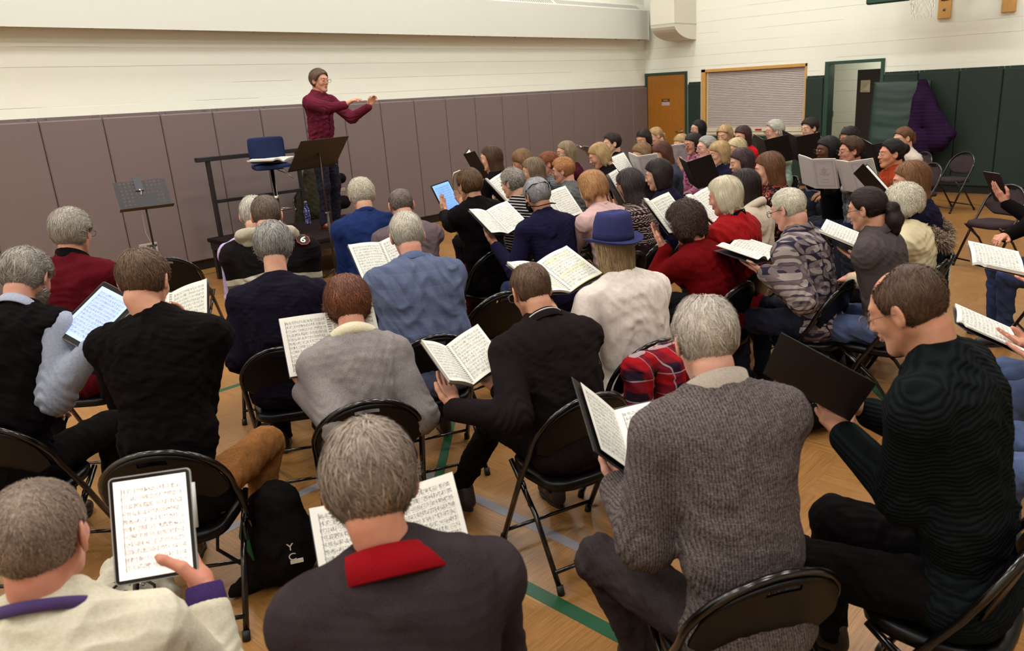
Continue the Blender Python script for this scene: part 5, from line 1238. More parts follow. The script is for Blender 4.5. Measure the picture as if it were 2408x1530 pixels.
# --- altos and sopranos
P('w18', 1103, 436, 1.25, near=1, turn=-6, label='brown-haired singer in a black quilted vest holding up a blue-lit tablet', who='singer holding the blue tablet', skin=TAN, hair=dict(SH(t=.016, sl=.045, flow='down', nape=-.02), c=(52, 34, 22), c2=(120, 88, 60)), tmat=BLK, topname='vest', thick=.024, collar='stand', item=('bigtab', (1052, 466, -6.5), 66, -12, 6), iopt=dict(m='blue'),
  ilabel='tablet with a bright blue screen held up high', pmat=cloth((74, 14, 18), (60, 10, 14), 40.), bw=1.02, lean=4, hunch=10, pitch=8)
P('w19', 1262, 462, 1.20, near=1, label='singer with short silver hair and a black face mask in a navy jumper', who='masked singer in navy', skin=OLV, hair=dict(SH(t=.014, sl=.04, flow='back', nape=-.01), **SLV), tmat=cloth((26, 22, 50), (19, 16, 38), 50.), collar='stand', bw=1.05, bulk=1.05, item=('score', (1168, 522, -5.55), 36, -6, 4), iopt=dict(al=16, ar=12, m='b'),
  ilabel='open spiral score held by the masked singer', pmat=JB, mask=1, earr=1, lean=12, pitch=20)
P('w20', 1392, 446, 1.21, near=1, label='woman with strawberry-blonde bob in a pale pink jumper', who='woman in pale pink', skin=FAIR, hair=dict(BOB(L=.06, t=.022, sl=.06, lift=.2, curl=.2), c=(128, 78, 42), c2=(206, 156, 106)), tmat=cloth((206, 172, 168), (192, 156, 154), 40.), collar='crew', bw=1.0, item=('score', (1306, 486, -5.9), 52, -10, 0), iopt=dict(al=14, ar=14), ilabel='score left of the woman in pale pink', pmat=PB)
P('w21', 1204, 432, 1.19, near=0, turn=-8, label='woman with short curled grey hair in a black and white striped top', who='woman in stripes', skin=FAIR, hair=dict(CURL(t=.020, sl=.04, curl=.5), **GREY), tmat=stripes((22, 18, 22), (196, 190, 184)), collar='crew', item=('score', (1172, 452, -6.6), 48, -20, 0), iopt=dict(al=20, ar=20, tl=.014), ilabel='thick white score beside the woman in stripes', pmat=PB)
P('w22', 1478, 436, 1.20, near=1, turn=-6, label='woman with very long dark hair greying on top in a Fair Isle jumper', who='woman in the Fair Isle jumper', skin=TAN, hair=dict(LONG(L=.34, w=.105, t=.016, curl=.15, bangs=.03), c=(24, 18, 20), c2=(70, 60, 60)), tmat=fairisle(), collar='crew', item=('octavo', (1440, 448, -5.9), 60, -20, 0), iopt=dict(al=24, ar=24), ilabel='small score held by the woman in the Fair Isle jumper', pmat=PB)
P('w23', 1546, 412, 1.22, near=0, turn=-8, label='woman with shoulder-length dark brown hair in a navy jumper', who='dark-haired woman in navy', skin=FAIR, hair=dict(BOB(L=.12, w=.105, t=.024), **DKB), tmat=NVY, collar='crew', bw=1.05, pmat=PB)
P('w24', 1612, 528, 1.10, near=1, turn=-6, label='woman with dark curly hair and glasses in a crimson jumper', who='curly-haired woman in crimson', skin=ROSY, hair=dict(CURL(t=.034, L=.09, w=.112, sl=.06, curl=.7), c=(30, 18, 16), c2=(74, 48, 38)), tmat=cloth((104, 8, 13), (84, 5, 9), 60.), collar='crew', bw=1.02, glasses=True, lean=12, hunch=22, pitch=24, item=('score', (1556, 512, -4.7), 50, -10, 0), iopt=dict(al=20, ar=12),
  ilabel='score stuck with yellow notes beside the curly-haired woman', pmat=PB)
P('w25', 1702, 462, 1.22, near=1, turn=-4, label='woman with a white bob in a red cardigan patterned with black feathers', who='woman in the red feather cardigan', skin=ROSY, hair=dict(BOB(t=.020, L=.085, w=.094, sl=.09, jit=.1), c=(176, 160, 130), c2=(232, 222, 198)), tmat=feather_print(), topname='cardigan', collar='stand', co=.012, cmat=BLK, collarlabel='black collar', bw=1.04, bulk=1.08, thick=.02, item=('score', (1660, 490, -5.2), 42, -10, 0), iopt=dict(al=10, ar=10),
  ilabel='spiral score left of the white-bobbed woman in red', pmat=PB, pitch=16)
P('w26', 1748, 440, 1.20, near=0, label='woman with long dark hair in a cream jumper', who='dark-haired woman in cream', skin=FAIR, hair=dict(LONG(L=.16, w=.10, t=.02), **DKB), tmat=cloth((206, 190, 170), (192, 176, 156), 40.), collar='cowl', co=.01, bw=1.02, pmat=cloth((70, 48, 54), (56, 38, 44), 40.))
P('w27', 1806, 396, 1.27, near=1, turn=-8, label='young woman in profile with clipped-back auburn hair and a floral dress', who='young woman in the floral dress', skin=(216, 166, 142), hair=dict(LONG(L=.20, w=.09, t=.014, window=1.1, face=-.03), c=(58, 32, 20), c2=(134, 88, 56)), tmat=floral((26, 16, 18), (120, 44, 36), (150, 110, 84)), topname='dress', collar='crew', pmat=PB, lean=2, hunch=6, pitch=16, item=('folder', (.40, .90), 50, 0), ilabel='open black folder held by the young woman in the floral dress')
P('w28', 1852, 492, 1.18, near=2, turn=-4, label='woman with cropped white hair and earrings in a grey geometric blouse', who='woman in the geometric blouse', skin=(206, 156, 134), hair=dict(SH(t=.010, sl=.026, flow='fwd', lift=.3, dens=1.2), c=(168, 158, 138), c2=(232, 224, 204)), tmat=arcs(), topname='blouse', collar='polo', co=.01, cmat=arcs(), glasses=True, lean=10, hunch=16, pitch=20, bw=1.0, bulk=1.04, thick=.018, loose=1,
  item=('score', (1758, 596, -4.55), 14, -20, -14), iopt=dict(al=4, ar=8, cl=.12, cr=.08, tl=.003), ilabel='open white score held low by the woman in the geometric blouse', pmat=JD, hs=.95)
P('w29', 2036, 492, 1.19, near=2, turn=-6, label='woman with a dark curly ponytail and glasses in a grey wool cardigan', who='woman with the dark ponytail', skin=(200, 150, 124), hair=dict(SH(t=.012, sl=.06, lift=.03, jit=.12, flow='tie', tail=[(0, -.115, .0, .018), (0, -.15, -.03, .035), (.0, -.15, -.085, .045), (.0, -.14, -.14, .032)], nape=.0, dens=1.3), c=(20, 13, 12), c2=(52, 34, 28)), tmat=cloth((86, 76, 76), (66, 58, 58), 70.), topname='cardigan', collar='polo', co=.012,
  glasses=True, lean=6, hunch=12, pitch=14, bw=.98, thick=.02, item=('score', (1975, 566, -4.55), 22, -14, 0), iopt=dict(al=12, ar=12, tl=.012), ilabel='open score on the lap of the woman with the dark ponytail', pmat=JL, hs=.95, mouth=.01)
P('w30', 2122, 482, 1.12, near=1, label='woman with curly white hair in a cream jumper', who='white-haired woman in cream', skin=ROSY, hair=dict(CURL(t=.026, sl=.05, curl=.4, L=.05, w=.09), c=(170, 160, 138), c2=(230, 222, 204)), tmat=cloth((214, 200, 164), (198, 184, 150), 50.), collar='crew', thick=.02, pmat=PB)
P('w31', 2138, 425, 1.25, near=1, turn=-8, label='woman with straight brown hair and dark glasses in a navy jumper', who='brown-haired woman in navy', skin=(208, 158, 134), hair=dict(LONG(L=.17, w=.09, t=.016, window=1.05), c=(66, 40, 24), c2=(152, 104, 62)), tmat=NVY, collar='crew', glasses=True, item=('folder', (2040, 442, -5.45), 48, -10, -8), iopt=dict(al=26, ar=26, m='a'), ilabel='black folder held by the brown-haired woman in navy', pmat=JD, hs=.95)
FD = lambda who, al=26: dict(ilabel=f'black choir folder held open by the {who}')
P('w32', 1153, 372, 1.31, turn=-12, label='woman with long brown hair dressed in black beside the mauve wall', who='woman in black by the wall', skin=FAIR, hair=dict(LONG(L=.24, w=.088, t=.012, face=-.03, window=1.1), **BRN), tmat=BLK, collar='stand', cmat=BLK, item=('folder', (1108, 392, -7.6), 64, -34, 0), iopt=dict(al=22, ar=26), ilabel='black folder held up by the woman in black by the wall', pmat=PB, pitch=10, lean=2, hunch=6, hs=.96)
P('w33', 1226, 378, 1.21, turn=-8, label='woman with a brown fringe and glasses resting her cheek on her hand', who='woman with the brown fringe', skin=ROSY, hair=dict(BOB(t=.016, L=.06, bangs=.05), **LBR), tmat=cloth((70, 50, 48)), collar='crew', glasses=((90, 70, 60), True), pitch=22)
P('w34', 1252, 402, 1.19, turn=-10, label='woman with long ash-brown hair seen from behind, left of the curly redhead', who='woman with ash-brown hair', skin=FAIR, hair=dict(LONG(L=.16, w=.092, t=.018), c=(80, 62, 48), c2=(156, 132, 106)), tmat=cloth((60, 56, 58)), collar='crew', glasses=True)
P('w35', 1288, 386, 1.2, turn=-14, label='woman with copper-red hair and glasses behind the curly redhead', who='copper-haired woman', skin=ROSY, hair=dict(SH(t=.018, flow='down', nape=-.03, sl=.05), **RED), tmat=stripes((60, 60, 66), (150, 150, 150), 60.), collar='crew', glasses=((150, 110, 90), True))
P('w36', 1322, 402, 1.17, near=1, turn=-12, label='woman with curly strawberry hair and earrings in a grey striped top', who='curly strawberry-haired woman', skin=(216, 164, 140), hair=dict(CURL(t=.020, sl=.035, curl=.6, nape=-.02), **STR), tmat=stripes((84, 84, 84), (112, 112, 110), 90.), collar='crew', glasses=((150, 120, 90), True), pitch=10)
P('w37', 1330, 358, 1.27, turn=-10, label='woman with long fair greying hair and glasses in a burgundy top', who='fair-haired woman in burgundy', skin=FAIR, hair=dict(LONG(L=.17, w=.088, t=.012, window=1.1), c=(104, 84, 62), c2=(180, 156, 126)), tmat=cloth((70, 20, 34), (56, 14, 26)), collar='crew', glasses=True, pitch=8)
P('w38', 1408, 366, 1.28, turn=-12, label='woman with a blonde bob in black looking down into a folder', who='blonde woman in black', skin=(216, 160, 134), hair=dict(BOB(L=.10, w=.082, t=.014, window=1.05), **BLD), tmat=BLK, collar='crew', item=('folder', (1448, 398, -7.75), 56, 26, 0), iopt=dict(al=26, ar=22), ilabel='black folder held by the blonde woman in black', pitch=26)
P('w39', 1438, 338, 1.29, turn=-6, label='woman with short dark hair in a black vest over mint sleeves', who='woman in the mint top', skin=FAIR, hair=dict(SH(t=.016, flow='fwd', sl=.045), **DKB), top='vest', topname='vest', tmat=BLK, smat=cloth((120, 206, 176), (104, 190, 160)), collar='stand', cmat=BLK, pitch=4, item=('octavo', (1388, 358, -8.4), 30, -10, 0), ilabel='thin white sheets held by the woman in the mint top', iopt=dict(al=4, ar=4))
P('w40', 1508, 364, 1.22, turn=-12, label='woman with a streaked brown bob and glasses behind a grey score', who='woman with the streaked bob', skin=FAIR, hair=dict(BOB(L=.10, w=.095, t=.018), **LBR), tmat=cloth((70, 66, 74)), collar='crew', glasses=True, pitch=16, item=('cover', (1508, 396, -7.7), 70, -40, 0), iopt=dict(al=22, ar=22, both=1), ilabel='open score with grey cover below the woman with the streaked bob')
P('w41', 1554, 362, 1.22, turn=-14, label='woman with wavy dark auburn hair looking down, behind the score', who='woman with wavy auburn hair', skin=FAIR, hair=dict(LONG(L=.15, w=.095, t=.018, curl=.25, window=1.1), c=(50, 24, 18), c2=(112, 66, 46)), tmat=cloth((60, 66, 80)), collar='crew', pitch=26)
P('w42', 1513, 326, 1.24, turn=-4, label='person with dark hair partly hidden near the wooden door', who='dark-haired singer near the door', skin=FAIR, hair=dict(BOB(L=.08, t=.014), **DKB), tmat=BLK, collar='crew', pitch=24)
P('w43', 1541, 320, 1.22, turn=8, label='person with tied-back fair hair and white collar before the wooden door', who='fair-haired singer by the door', skin=FAIR, hair=dict(SH(t=.012, sl=.06, flow='tie', lift=.04, tail=[(0, -.11, .0, .016), (0, -.14, -.04, .022), (0, -.14, -.09, .016)], nape=.0, jit=.15), **BLD), tmat=cloth((196, 186, 176)), collar='stand', pitch=20)
P('w44', 1601, 338, 1.18, turn=-8, label='woman with fine fair hair half hidden behind the dark curly-haired singer', who='half-hidden fair-haired woman', skin=FAIR, hair=dict(BOB(L=.05, t=.012), **BLD), tmat=cloth((150, 90, 110)), collar='crew', item=('cover', (1578, 366, -9.2), 70, -45, 0), iopt=dict(both=1, al=14, ar=14), ilabel='grey score held near the half-hidden fair-haired woman', pitch=18)
P('w45', 1628, 338, 1.24, turn=-12, label='woman with dark hair and glasses in a pink flowered top', who='woman in the pink flowered top', skin=(204, 146, 124), hair=dict(LONG(L=.10, w=.085, t=.014, curl=.3, window=1.1), **DKB), tmat=floral((150, 92, 112), (110, 40, 66), (190, 150, 160)), collar='crew', glasses=((60, 40, 40), False), pitch=14)
P('w46', 1660, 348, 1.25, near=1, turn=-14, label='woman with smooth grey hair and glasses in a pale grey shirt', who='grey-haired woman in the pale shirt', skin=(216, 166, 146), hair=dict(SH(t=.014, sl=.06, flow='back', lift=.03, jit=.12, nape=-.02), c=(120, 114, 108), c2=(200, 196, 188)), tmat=cloth((176, 170, 174), (160, 154, 160), 40.), topname='shirt', collar='polo', item=('folder', (1630, 412, -7.1), 64, -34, -6), iopt=dict(al=30, ar=30), ilabel='large black folder below the grey-haired woman in the pale shirt', glasses=True, pitch=2, hs=.97)
P('w47', 1641, 302, 1.30, turn=16, label='woman with long black hair and glasses under the edge of the shutter', who='woman with long black hair under the shutter', skin=FAIR, hair=dict(LONG(L=.14, w=.082, t=.010, window=1.15, face=-.02), **BLKH), tmat=BLK, collar='crew', glasses=True, pitch=6)
P('w48', 1690, 360, 1.22, near=1, turn=-14, label='woman with a straw-blonde bob in a navy jacket', who='straw-blonde woman in navy', skin=FAIR, hair=dict(BOB(L=.10, w=.088, t=.016, window=1.05, bangs=.02), **BLD), tmat=NVY, topname='jacket', collar='stand', cmat=NVY, pitch=14, glasses=((140, 110, 80), True))
P('w49', 1703, 318, 1.26, turn=-24, label='woman with wavy golden hair seen from behind near the shutter', who='golden-haired woman', skin=FAIR, hair=dict(LONG(L=.12, w=.092, t=.020, curl=.3), **BLD), tmat=cloth((96, 60, 50)), collar='crew')
P('w50', 1745, 320, 1.26, turn=-12, label='woman with dark wavy hair in a bright red top near the shutter', who='dark-haired woman in bright red', skin=FAIR, hair=dict(LONG(L=.15, w=.092, t=.018, curl=.3), c=(30, 16, 16), c2=(84, 48, 40)), tmat=cloth((176, 24, 28), (154, 16, 20)), collar='crew')
P('w51', 1730, 352, 1.20, turn=-14, label='woman with pale blonde hair and glasses, partly covered', who='pale blonde woman', skin=FAIR, hair=dict(LONG(L=.15, w=.095, t=.018), c=(170, 148, 108), c2=(222, 202, 164)), tmat=cloth((120, 100, 90)), collar='crew', glasses=((60, 40, 40), False), pitch=10)
P('w52', 1742, 382, 1.20, turn=-10, label='woman with straight dark plum-brown hair in a red jumper', who='plum-haired woman in red', skin=FAIR, hair=dict(LONG(L=.17, w=.098, t=.022), c=(32, 20, 24), c2=(78, 54, 56)), tmat=cloth((120, 18, 26), (100, 12, 20)), collar='crew')
P('w53', 1820, 308, 1.33, turn=-4, near=1, label='woman with short white hair, glasses and a striped scarf in front of the shutter', who='white-haired woman with the scarf', skin=(212, 158, 138), hair=dict(SH(t=.020, sl=.045, flow='back', lift=.35, curl=.2), **WHITE), tmat=cloth((176, 206, 190), (160, 190, 176)), topname='cardigan', collar='cowl', cmat=plaid((110, 34, 50), (40, 34, 44), (190, 180, 180), 30.), collarlabel='striped scarf', glasses=True, item=('folder', (1806, 358, -7.75), 64, -34, 0), iopt=dict(al=30, ar=30), ilabel='black folder held by the white-haired woman with the scarf', pitch=6, yaw=6)
P('w54', 1903, 302, 1.33, turn=-10, near=1, label='singer with short dark hair, glasses and a checked scarf over lavender', who='singer in the lavender top', skin=FAIR, hair=dict(SH(t=.018, sl=.05, flow='fwd', lift=.15, bangs=.01), **DKB), tmat=cloth((172, 172, 196), (156, 156, 182)), collar='cowl', cmat=plaid((40, 30, 36), (120, 110, 110), (180, 170, 170), 40.), collarlabel='checked scarf', glasses=((120, 90, 80), True), item=('folder', (1876, 350, -7.85), 64, -34, 4), iopt=dict(al=30, ar=30), ilabel='black folder held by the singer in the lavender top', pitch=8, mouth=.012)
P('w55', 1944, 352, 1.25, near=1, turn=-14, label='woman with straight black hair and glasses in a black coat behind a grey score', who='black-haired woman in the black coat', skin=DARK, hair=dict(LONG(L=.12, w=.095, t=.018, window=1.1, face=-.02), **BLKH), tmat=BLK, topname='coat', collar='stand', cmat=BLK, glasses=((110, 70, 50), True), item=('cover', (1915, 408, -6.6), 72, -34, 2), iopt=dict(W=.18, H=.24, al=14, ar=18, side=-1), ilabel='grey spiral score held up by the black-haired woman', pitch=6)
P('w56', 1998, 355, 1.25, near=1, turn=-14, label='woman with short wavy brown hair and glasses in a blue and white plaid shirt', who='woman in the plaid shirt', skin=(198, 142, 118), hair=dict(CURL(t=.020, sl=.045, curl=.35, flow='back'), **BRN), tmat=plaid((178, 178, 184), (84, 92, 116), (60, 62, 84), 9.), topname='shirt', collar='polo', glasses=True, item=('cover', (2006, 416, -6.3), 72, -32, -6), iopt=dict(W=.18, H=.24, al=14, ar=18, side=-1), ilabel='grey spiral score held up by the woman in the plaid shirt', pitch=4, pmat=denim((44, 52, 78)), ankoff=((0, .05, 0), (0, .05, 0)), kneeoff=((0, .06, 0), (0, .06, 0)))
P('w57', 1996, 324, 1.24, turn=-6, label='woman with black hair and glasses in front of the doorway', who='black-haired woman by the doorway', skin=OLV, hair=dict(LONG(L=.16, w=.092, t=.016, window=1.1), **BLKH), tmat=BLK, collar='crew', glasses=True, pitch=16)
P('w58', 2094, 362, 1.25, near=1, turn=-14, label='woman in profile with dark tied hair in a burnt-orange fleece', who='woman in the orange fleece', skin=(196, 140, 110), hair=dict(SH(t=.016, sl=.07, flow='tie', lift=.05, jit=.15, bun=((0, -.125, .035), .04), nape=-.02, window=1.), **BLKH), tmat=cloth((150, 58, 30), (128, 46, 22), 50.), topname='fleece', thick=.024, collar='cowl', co=.014, cmat=cloth((156, 62, 32), (136, 50, 26), 50.), item=('folder', (2062, 372, -6.9), 64, -34, 0), iopt=dict(al=26, ar=26), ilabel='black folder held by the woman in the orange fleece', pitch=2, mouth=.008)
P('w59', 2122, 326, 1.22, turn=-10, label='woman with a brown ponytail seen behind the orange fleece', who='woman with the brown ponytail', skin=FAIR, hair=dict(SH(t=.014, sl=.07, flow='tie', lift=.04, jit=.12, tail=[(0, -.12, .04, .022), (0, -.15, .0, .026), (0, -.15, -.07, .02)], nape=.0), c=(70, 42, 30), c2=(134, 92, 64)), tmat=cloth((206, 190, 176)), collar='crew')
# --- singers cut by the right edge of the picture
P('r61', 2470, 402, 1.22, near=1, hd=-26, label='person in a black top and jeans holding up a tablet at the right edge', who='person in black at the right edge', skin=(206, 150, 126), hair=dict(SH(), **DKB), tmat=BLK, item=('tablet', (2346, 440, -5.6), 62, -22, 0), iopt=dict(m='pblue', body=(34, 28, 34)), ilabel='tablet in a black case held up at the right edge', pmat=denim((54, 66, 104)), shmat=plain((24, 18, 20), .5), lower=1,
  arms={'R': (atd(2342, 575, 5.2), (-.9, .2, .1), (0, 0, -1), (30, 30, 20), .5, 'w')})
P('r62', 2560, 560, 1.20, near=1, hd=-20, label='person with a cream sleeve at the right edge holding a thick score', who='person with the cream sleeve', skin=(206, 150, 126), hair=dict(SH(), **BRN), tmat=cloth((196, 180, 150), (180, 164, 136)), item=('score', (2348, 632, -3.95), 14, -24, -14), iopt=dict(al=5, ar=26, cc=(140, 108, 84), tl=.014), ilabel='thick ring-bound score with a brown cover at the right edge', pmat=JL)
P('r63', 2600, 690, 1.16, near=1, hd=-14, label='person in a dark green denim jacket with a score at the right edge', who='person in dark denim', skin=(206, 150, 126), hair=dict(SH(), **DKB), tmat=cloth((20, 30, 30), (14, 20, 20)), item=('score', (2318, 786, -3.35), 24, -16, -8), iopt=dict(al=6, ar=10), ilabel='flat open score at the right edge behind the man in dark green', pmat=JL)
# --- the conductor
P('conductor', 752, 190, 2.14, hd=158, near=2, stand=1, base=DK, lean=3, hunch=4, neck=14, pitch=4, yaw=8, s=1.0, collar2='stand', c2mat=BLK, label='man conducting on the podium in a burgundy shirt, jeans and glasses', skin=(206, 150, 126), hair=dict(SH(t=.016, sl=.05, flow='side', part=.03, lift=.15, dens=1.2, nape=.01), c=(56, 38, 28), c2=(128, 102, 82)), tmat=cloth((104, 36, 54), (86, 26, 42), 40.), topname='shirt', thick=.013, bw=1.10, placket=1, jaw=.92,
  collar='polo', co=.006, glasses=((120, 70, 50), False), pmat=denim((32, 30, 46)), shmat=plain((104, 44, 20), .25), mouth=.008, fold=.008,
  arms={'R': (atd(822, 248, 8.15), (atd(848, 230, 8.2)-atd(820, 247, 8.2))*4, (.1, .1, -1), (14, 22, 16), 0., 'w'), 'L': (atd(866, 252, 8.75), (atd(878, 232, 8.8)-atd(866, 252, 8.8))*4, (-.5, -.5, -.6), (35, 40, 30), 1., 'w')}, poleR=(.2, -.2, -1), poleL=(-.2, -.2, -1), chair=0)
# ---------------------------------------------------------------- loose things among the chairs
def pick(c, n0=0): return TESTK is None
def chair_px(px, py, hd, label, pad=0, z=.79):
    t = at(px, py, z); r_ = rotz(-hd)@np.array((0, -.2, 0)); return chair_at((t[0]-r_[0], t[1]-r_[1], 0), hd, label, pad)
chair_px(392, 606, 42, 'empty black folding chair below the perforated music stand')
chair_px(1178, 690, 8, 'empty black folding chair right of the stout man in the checked shirt')
chair_px(2272, 358, -62, 'empty padded folding chair nearest the green wall on the right', 1)
chair_px(2196, 384, -58, 'empty padded folding chair half hidden behind the brown-haired woman in navy', 1)
chair_px(2176, 358, -58, 'empty padded folding chair under the purple coat', 1)
chair_at((8.42, 1.80, 0), -64, 'empty padded folding chair behind the tablet at the right edge', 1)
chair_px(1585, 838, 14, 'black folding chair with the red plaid shirt over its back')
def text(body, size, ex, mat, parent, loc, rot, name='lettering', off=0.):
    fc = bpy.data.curves.new(name, 'FONT'); fc.body = body; fc.size = size; fc.extrude = ex; fc.offset = off; t = bpy.data.objects.new(name, fc)
    C.objects.link(t); bpy.context.view_layer.update(); me = bpy.data.meshes.new_from_object(t); bpy.data.objects.remove(t); me.materials.clear(); me.materials.append(mat)
    o = bpy.data.objects.new(name, me); C.objects.link(o); o.parent = parent; o.location = loc; o.rotation_euler = rot; return o
def fur(base, n, ln, c1, c2, seed=3, parent=None, name='fur_trim'):
    me = base.data; V = np.array([v.co for v in me.vertices]); Nn = np.array([v.normal for v in me.vertices]); r = np.random.default_rng(seed)
    k = r.integers(0, len(V), n); p = V[k]; d = Nn[k]+r.normal(size=(n, 3))*.45; d /= np.linalg.norm(d, axis=1)[:, None]; s_ = np.cross(d, r.normal(size=(n, 3))); s_ /= np.linalg.norm(s_, axis=1)[:, None]
    L = ln*r.uniform(.5, 1.2, n)[:, None]; q = p+d*L*.6; e = q+(d+np.array((0, 0, -.6)))*L*.5; w_ = .0022
    vs = np.stack([p-s_*w_, p+s_*w_, q+s_*w_*.8, q-s_*w_*.8, e], 1).reshape(-1, 3); b = np.arange(n)*5
    f = [(i, i+1, i+2, i+3) for i in b]+[(i+3, i+2, i+4) for i in b]
    return mesh_obj(name, vs, f, hairmat(c1, c2), parent, attr=np.repeat(r.uniform(0, 1, n), 5))
if pick(0):
    # plaid shirt over a chair back
    q = at(1560, 862, .74); o = blob('plaid_shirt', plaid((150, 18, 26), (40, 24, 40), (190, 170, 170), 11.), [('c', (-.17, .0, .04), (.14, .03, .05), .055, .05), ('c', (-.16, -.03, -.0), (-.19, -.04, -.30), .06, .07), ('c', (.0, -.035, .0), (.0, -.05, -.34), .07, .08), ('c', (.13, -.02, .0), (.16, -.04, -.28), .05, .07)], .009, folds(7, .012, 40.))
    o.location = q; o.rotation_euler = (0, 0, radians(-14)); tag(o, 'red and black plaid shirt draped over a folding chair', 'shirt')
    # backpack
    q = at(705, 1372, 0); o = blob('backpack', cloth((22, 17, 18), (15, 12, 13), 40.), [('c', (0, 0, .13), (0, .0, .33), .15, .10), ('e', (0, -.07, .16), (.12, .08, .13)), ('c', (-.10, -.05, .05), (-.19, -.08, .03), .05, .03)], .009, folds(3, .012, 40.)); o.location = (q[0], q[1]+.10, 0); o.rotation_euler = (0, 0, radians(-30)); tag(o, 'black drawstring backpack with a green flash standing on the floor', 'backpack')
    MB().tube([(-.11, -.06, .38), (-.125, -.10, .28), (-.10, -.13, .18)], [.006, .018, .004], 8).obj('green_flash', plain((20, 90, 52), .6), o, True); MB().rbox((.035, -.155, .14), (.085, -.150, .158), .001).obj('woven_label', plain((210, 206, 198), .7), o)
    m = MB(); m.tube([(-.12, 0, .36), (-.22, -.02, .33), (-.24, -.02, .2), (-.15, -.05, .12)], .008, 6); m.obj('strap', plain((20, 16, 18), .8), o, True)
    text('Y\nC', .045, .0004, plain((210, 206, 198), .7), o, (.03, -.157, .205), (pi/2, 0, 0))
    # handbag
    q = at(1880, 1030, 0); o = blob('handbag', cloth((22, 17, 18), (15, 12, 13), 40.), [('c', (-.15, 0, .13), (.15, 0, .13), .11, .11), ('c', (-.14, 0, .22), (.12, 0, .22), .07, .07)], .009, folds(9, .008, 40.)); o.location = (q[0]+.05, q[1]+.05, 0); o.rotation_euler = (0, 0, radians(-35)); tag(o, 'large black handbag with a zip chain on the floor', 'handbag')
    m = MB()
    for i in range(12): m.lathe([(0, 0), (.004, .002), (.0, .004)], (-.06+.014*i, -.083, .2+.004*sin(i)), 6)
    m.obj('zip_chain', plain((190, 170, 120), .3, 1.), o); m = MB(); m.tube([(-.1, 0, .26), (-.09, 0, .36), (.06, 0, .37), (.09, 0, .26)], .008, 8); m.obj('handle', plain((24, 20, 20), .4), o, True)
    # cream cotton bag with lettering
    q = at(318, 1452, 0); o = blob('tote_bag', cloth((206, 198, 178), (190, 182, 162), 20.), [('c', (-.16, 0, .07), (.12, .04, .06), .08, .07), ('c', (-.05, .06, .12), (.05, .14, .16), .06, .05), ('c', (.10, -.05, .05), (.14, .08, .08), .055, .05)], .008, folds(5, .018, 34.)); o.location = (q[0], q[1], 0); o.rotation_euler = (0, 0, radians(10)); tag(o, 'crumpled cream cotton bag with black lettering on the floor', 'bag')
    for body_, loc_, rz_ in (('National Park', (.02, -.07, .145), 40), ('Joshua Tree', (-.10, -.10, .135), 44)):
        text(body_, .036, .0005, plain((40, 36, 36), .8), o, loc_, (radians(12), 0, radians(rz_)))
    m = MB(); m.tube([(-.12, -.02, .155), (-.06, 0, .165), (0, .02, .17), (.05, -.02, .16), (.06, -.08, .14), (.03, -.13, .10)], .0055, 6); m.tube([(0, .02, .17), (-.06, .05, .165), (-.12, .04, .15)], .004, 6); m.obj('cord', plain((26, 20, 20), .8), o, True)
    # parka with fur hood on a chair back
    q = at(2178, 590, .80); o = blob('parka', cloth((24, 32, 34), (16, 22, 24), 40.), [('c', (-.16, .0, .04), (.14, .0, .05), .07, .07), ('c', (-.14, -.04, .0), (-.12, -.05, -.34), .08, .09), ('c', (.10, -.04, .0), (.12, -.05, -.40), .08, .09), ('c', (-.1, -.02, .08), (.02, -.05, .10), .08, .07)], .009, folds(11, .012, 40.)); o.location = q; o.rotation_euler = (0, 0, radians(6)); tag(o, 'dark parka with a fur-trimmed hood hung over a chair back', 'coat')
    fb = blob('fur_base', plain((96, 76, 62), .9), [('c', (.18*cos(a)*.9, -.05+.07*sin(a), .12+.05*sin(a)), (.18*cos(a+.55)*.9, -.05+.07*sin(a+.55), .12+.05*sin(a+.55)), .034, .034) for a in np.arange(-.6, 4.0, .5)], .008); fb.parent = o; fb.location = (0, 0, 0)
    fur(fb, 7000, .035, (60, 44, 36), (196, 172, 146), parent=o)
    for i in range(3): MB().rbox((-.05, -.155, -.10-.035*i), (.01, -.150, -.075-.035*i), .002).obj('reflective_patch', plain((196, 194, 190), .5), o)
    # small bottle, walking frame, key ring
    q = at(636, 982, 0); o = empty('small_bottle', (q[0], q[1], 0)); tag(o, 'small grey bottle with a pink strap on the floor', 'bottle'); MB().lathe([(0, 0), (.034, 0), (.036, .02), (.034, .13), (.02, .15), (.02, .17), (0, .17)]).obj('body', plain((150, 140, 146), .4), o, True); MB().tube([(-.02, 0, .15), (-.04, 0, .22), (.0, 0, .25), (.04, 0, .22), (.02, 0, .15)], .008, 8).obj('strap', plain((190, 140, 130), .6), o, True)
    q = at(1078, 412, .92); o = empty('walking_frame', (q[0], q[1], 0), radians(-30)); tag(o, 'chrome walking frame beside the woman in black by the wall', 'walking frame')
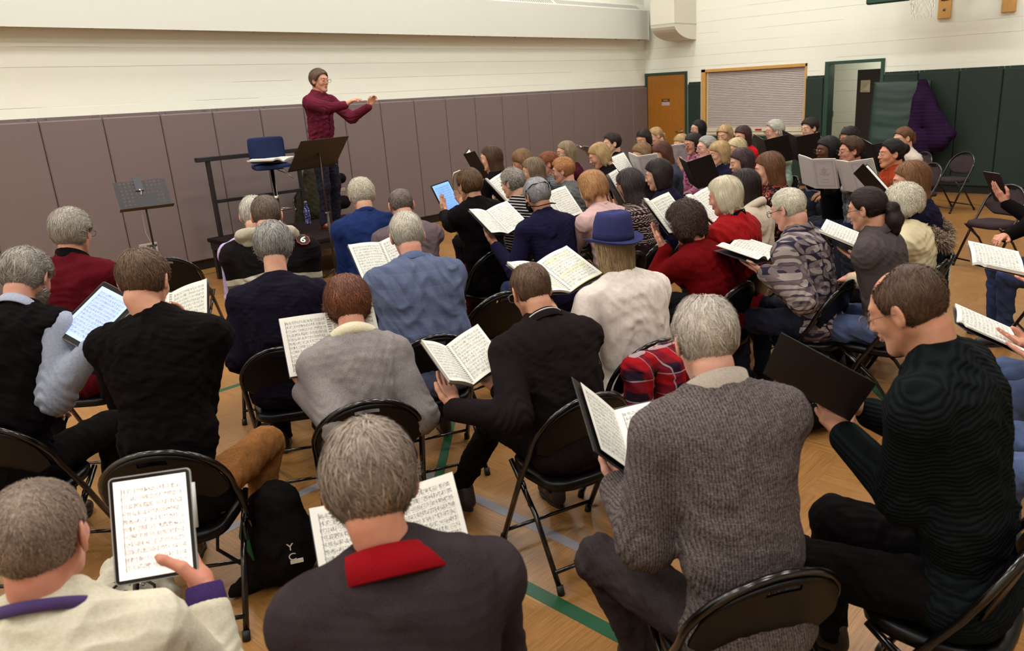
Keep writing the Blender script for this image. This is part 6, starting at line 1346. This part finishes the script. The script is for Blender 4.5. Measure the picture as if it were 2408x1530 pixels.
    for yy in (0, .45):
        m = MB(); m.tube([(0, yy, .0), (0, yy, .84), (.03, yy, .91), (.10, yy, .93), (.30, yy, .93), (.37, yy, .91), (.40, yy, .84), (.40, yy, .0)], .013, 10); m.obj('side_frame', plain((186, 182, 176), .2, 1.), o, True)
    MB().tube([(0, 0, .6), (0, .45, .6)], .012, 8).obj('cross_bar', plain((186, 182, 176), .2, 1.), o, True)
    q = atd(66, 945, 3.35); o = empty('key_ring', q); tag(o, 'silver key ring hanging from the belt of the bearded man', 'keys'); m = MB(); m.tube([(.018*cos(a), 0, .018*sin(a)) for a in np.linspace(0, 2*pi, 19)[:-1]], .0022, 6, closed=True); m.obj('ring', plain((190, 186, 180), .2, 1.), o, True); m = MB(); m.rbox((-.006, -.002, -.10), (.006, .002, -.02), .001); m.obj('key', plain((170, 160, 150), .25, 1.), o); MB().tube([(0, 0, .018), (-.004, 0, .035), (-.008, 0, .05)], .003, 6).obj('clip', plain((190, 186, 180), .2, 1.), o, True)
    # number patch and hood on the jacket of the balding man
    bd, p_, Rw_, rt_, A_ = b14
    hd_ = blob('hood', cloth((176, 168, 148), (160, 150, 132), 40.), [('c', p_.P3+p_.rt*.15*cos(a)-p_.fwd*(.05+.075*sin(a))+np.array((0, 0, .035+.012*sin(a))), p_.P3+p_.rt*.15*cos(a+.4)-p_.fwd*(.05+.075*sin(a+.4))+np.array((0, 0, .035+.012*sin(a+.4))), .026, .026) for a in np.arange(-.3, 3.3, .4)]+[('e', p_.P3-p_.fwd*.09+np.array((0, 0, -.015)), (.13, .05, .045))], .008, folds(2, .008, 40.)); hd_.parent = bd; hd_['label'] = 'cream-edged hood lying on the shoulders'
    qq = p_.SR+p_.rt*.008-p_.fwd*.082+np.array((0, 0, .045)); pr2 = empty('number_patch'); pr2.parent = bd; pr2.location = qq; pr2.rotation_euler = (radians(38), radians(18), 0)
    MB().lathe([(0, 0), (.042, 0), (.042, .003), (0, .003)], n=8).obj('patch_border', plain((150, 54, 28), .8), pr2); MB().lathe([(0, .003), (.034, .003), (.034, .0045), (0, .0045)], n=20).obj('patch_ground', plain((20, 16, 18), .8), pr2)
    text('6', .065, .001, plain((220, 214, 204), .8), pr2, (-.016, -.022, .005), (0, 0, 0), 'number', .0012)
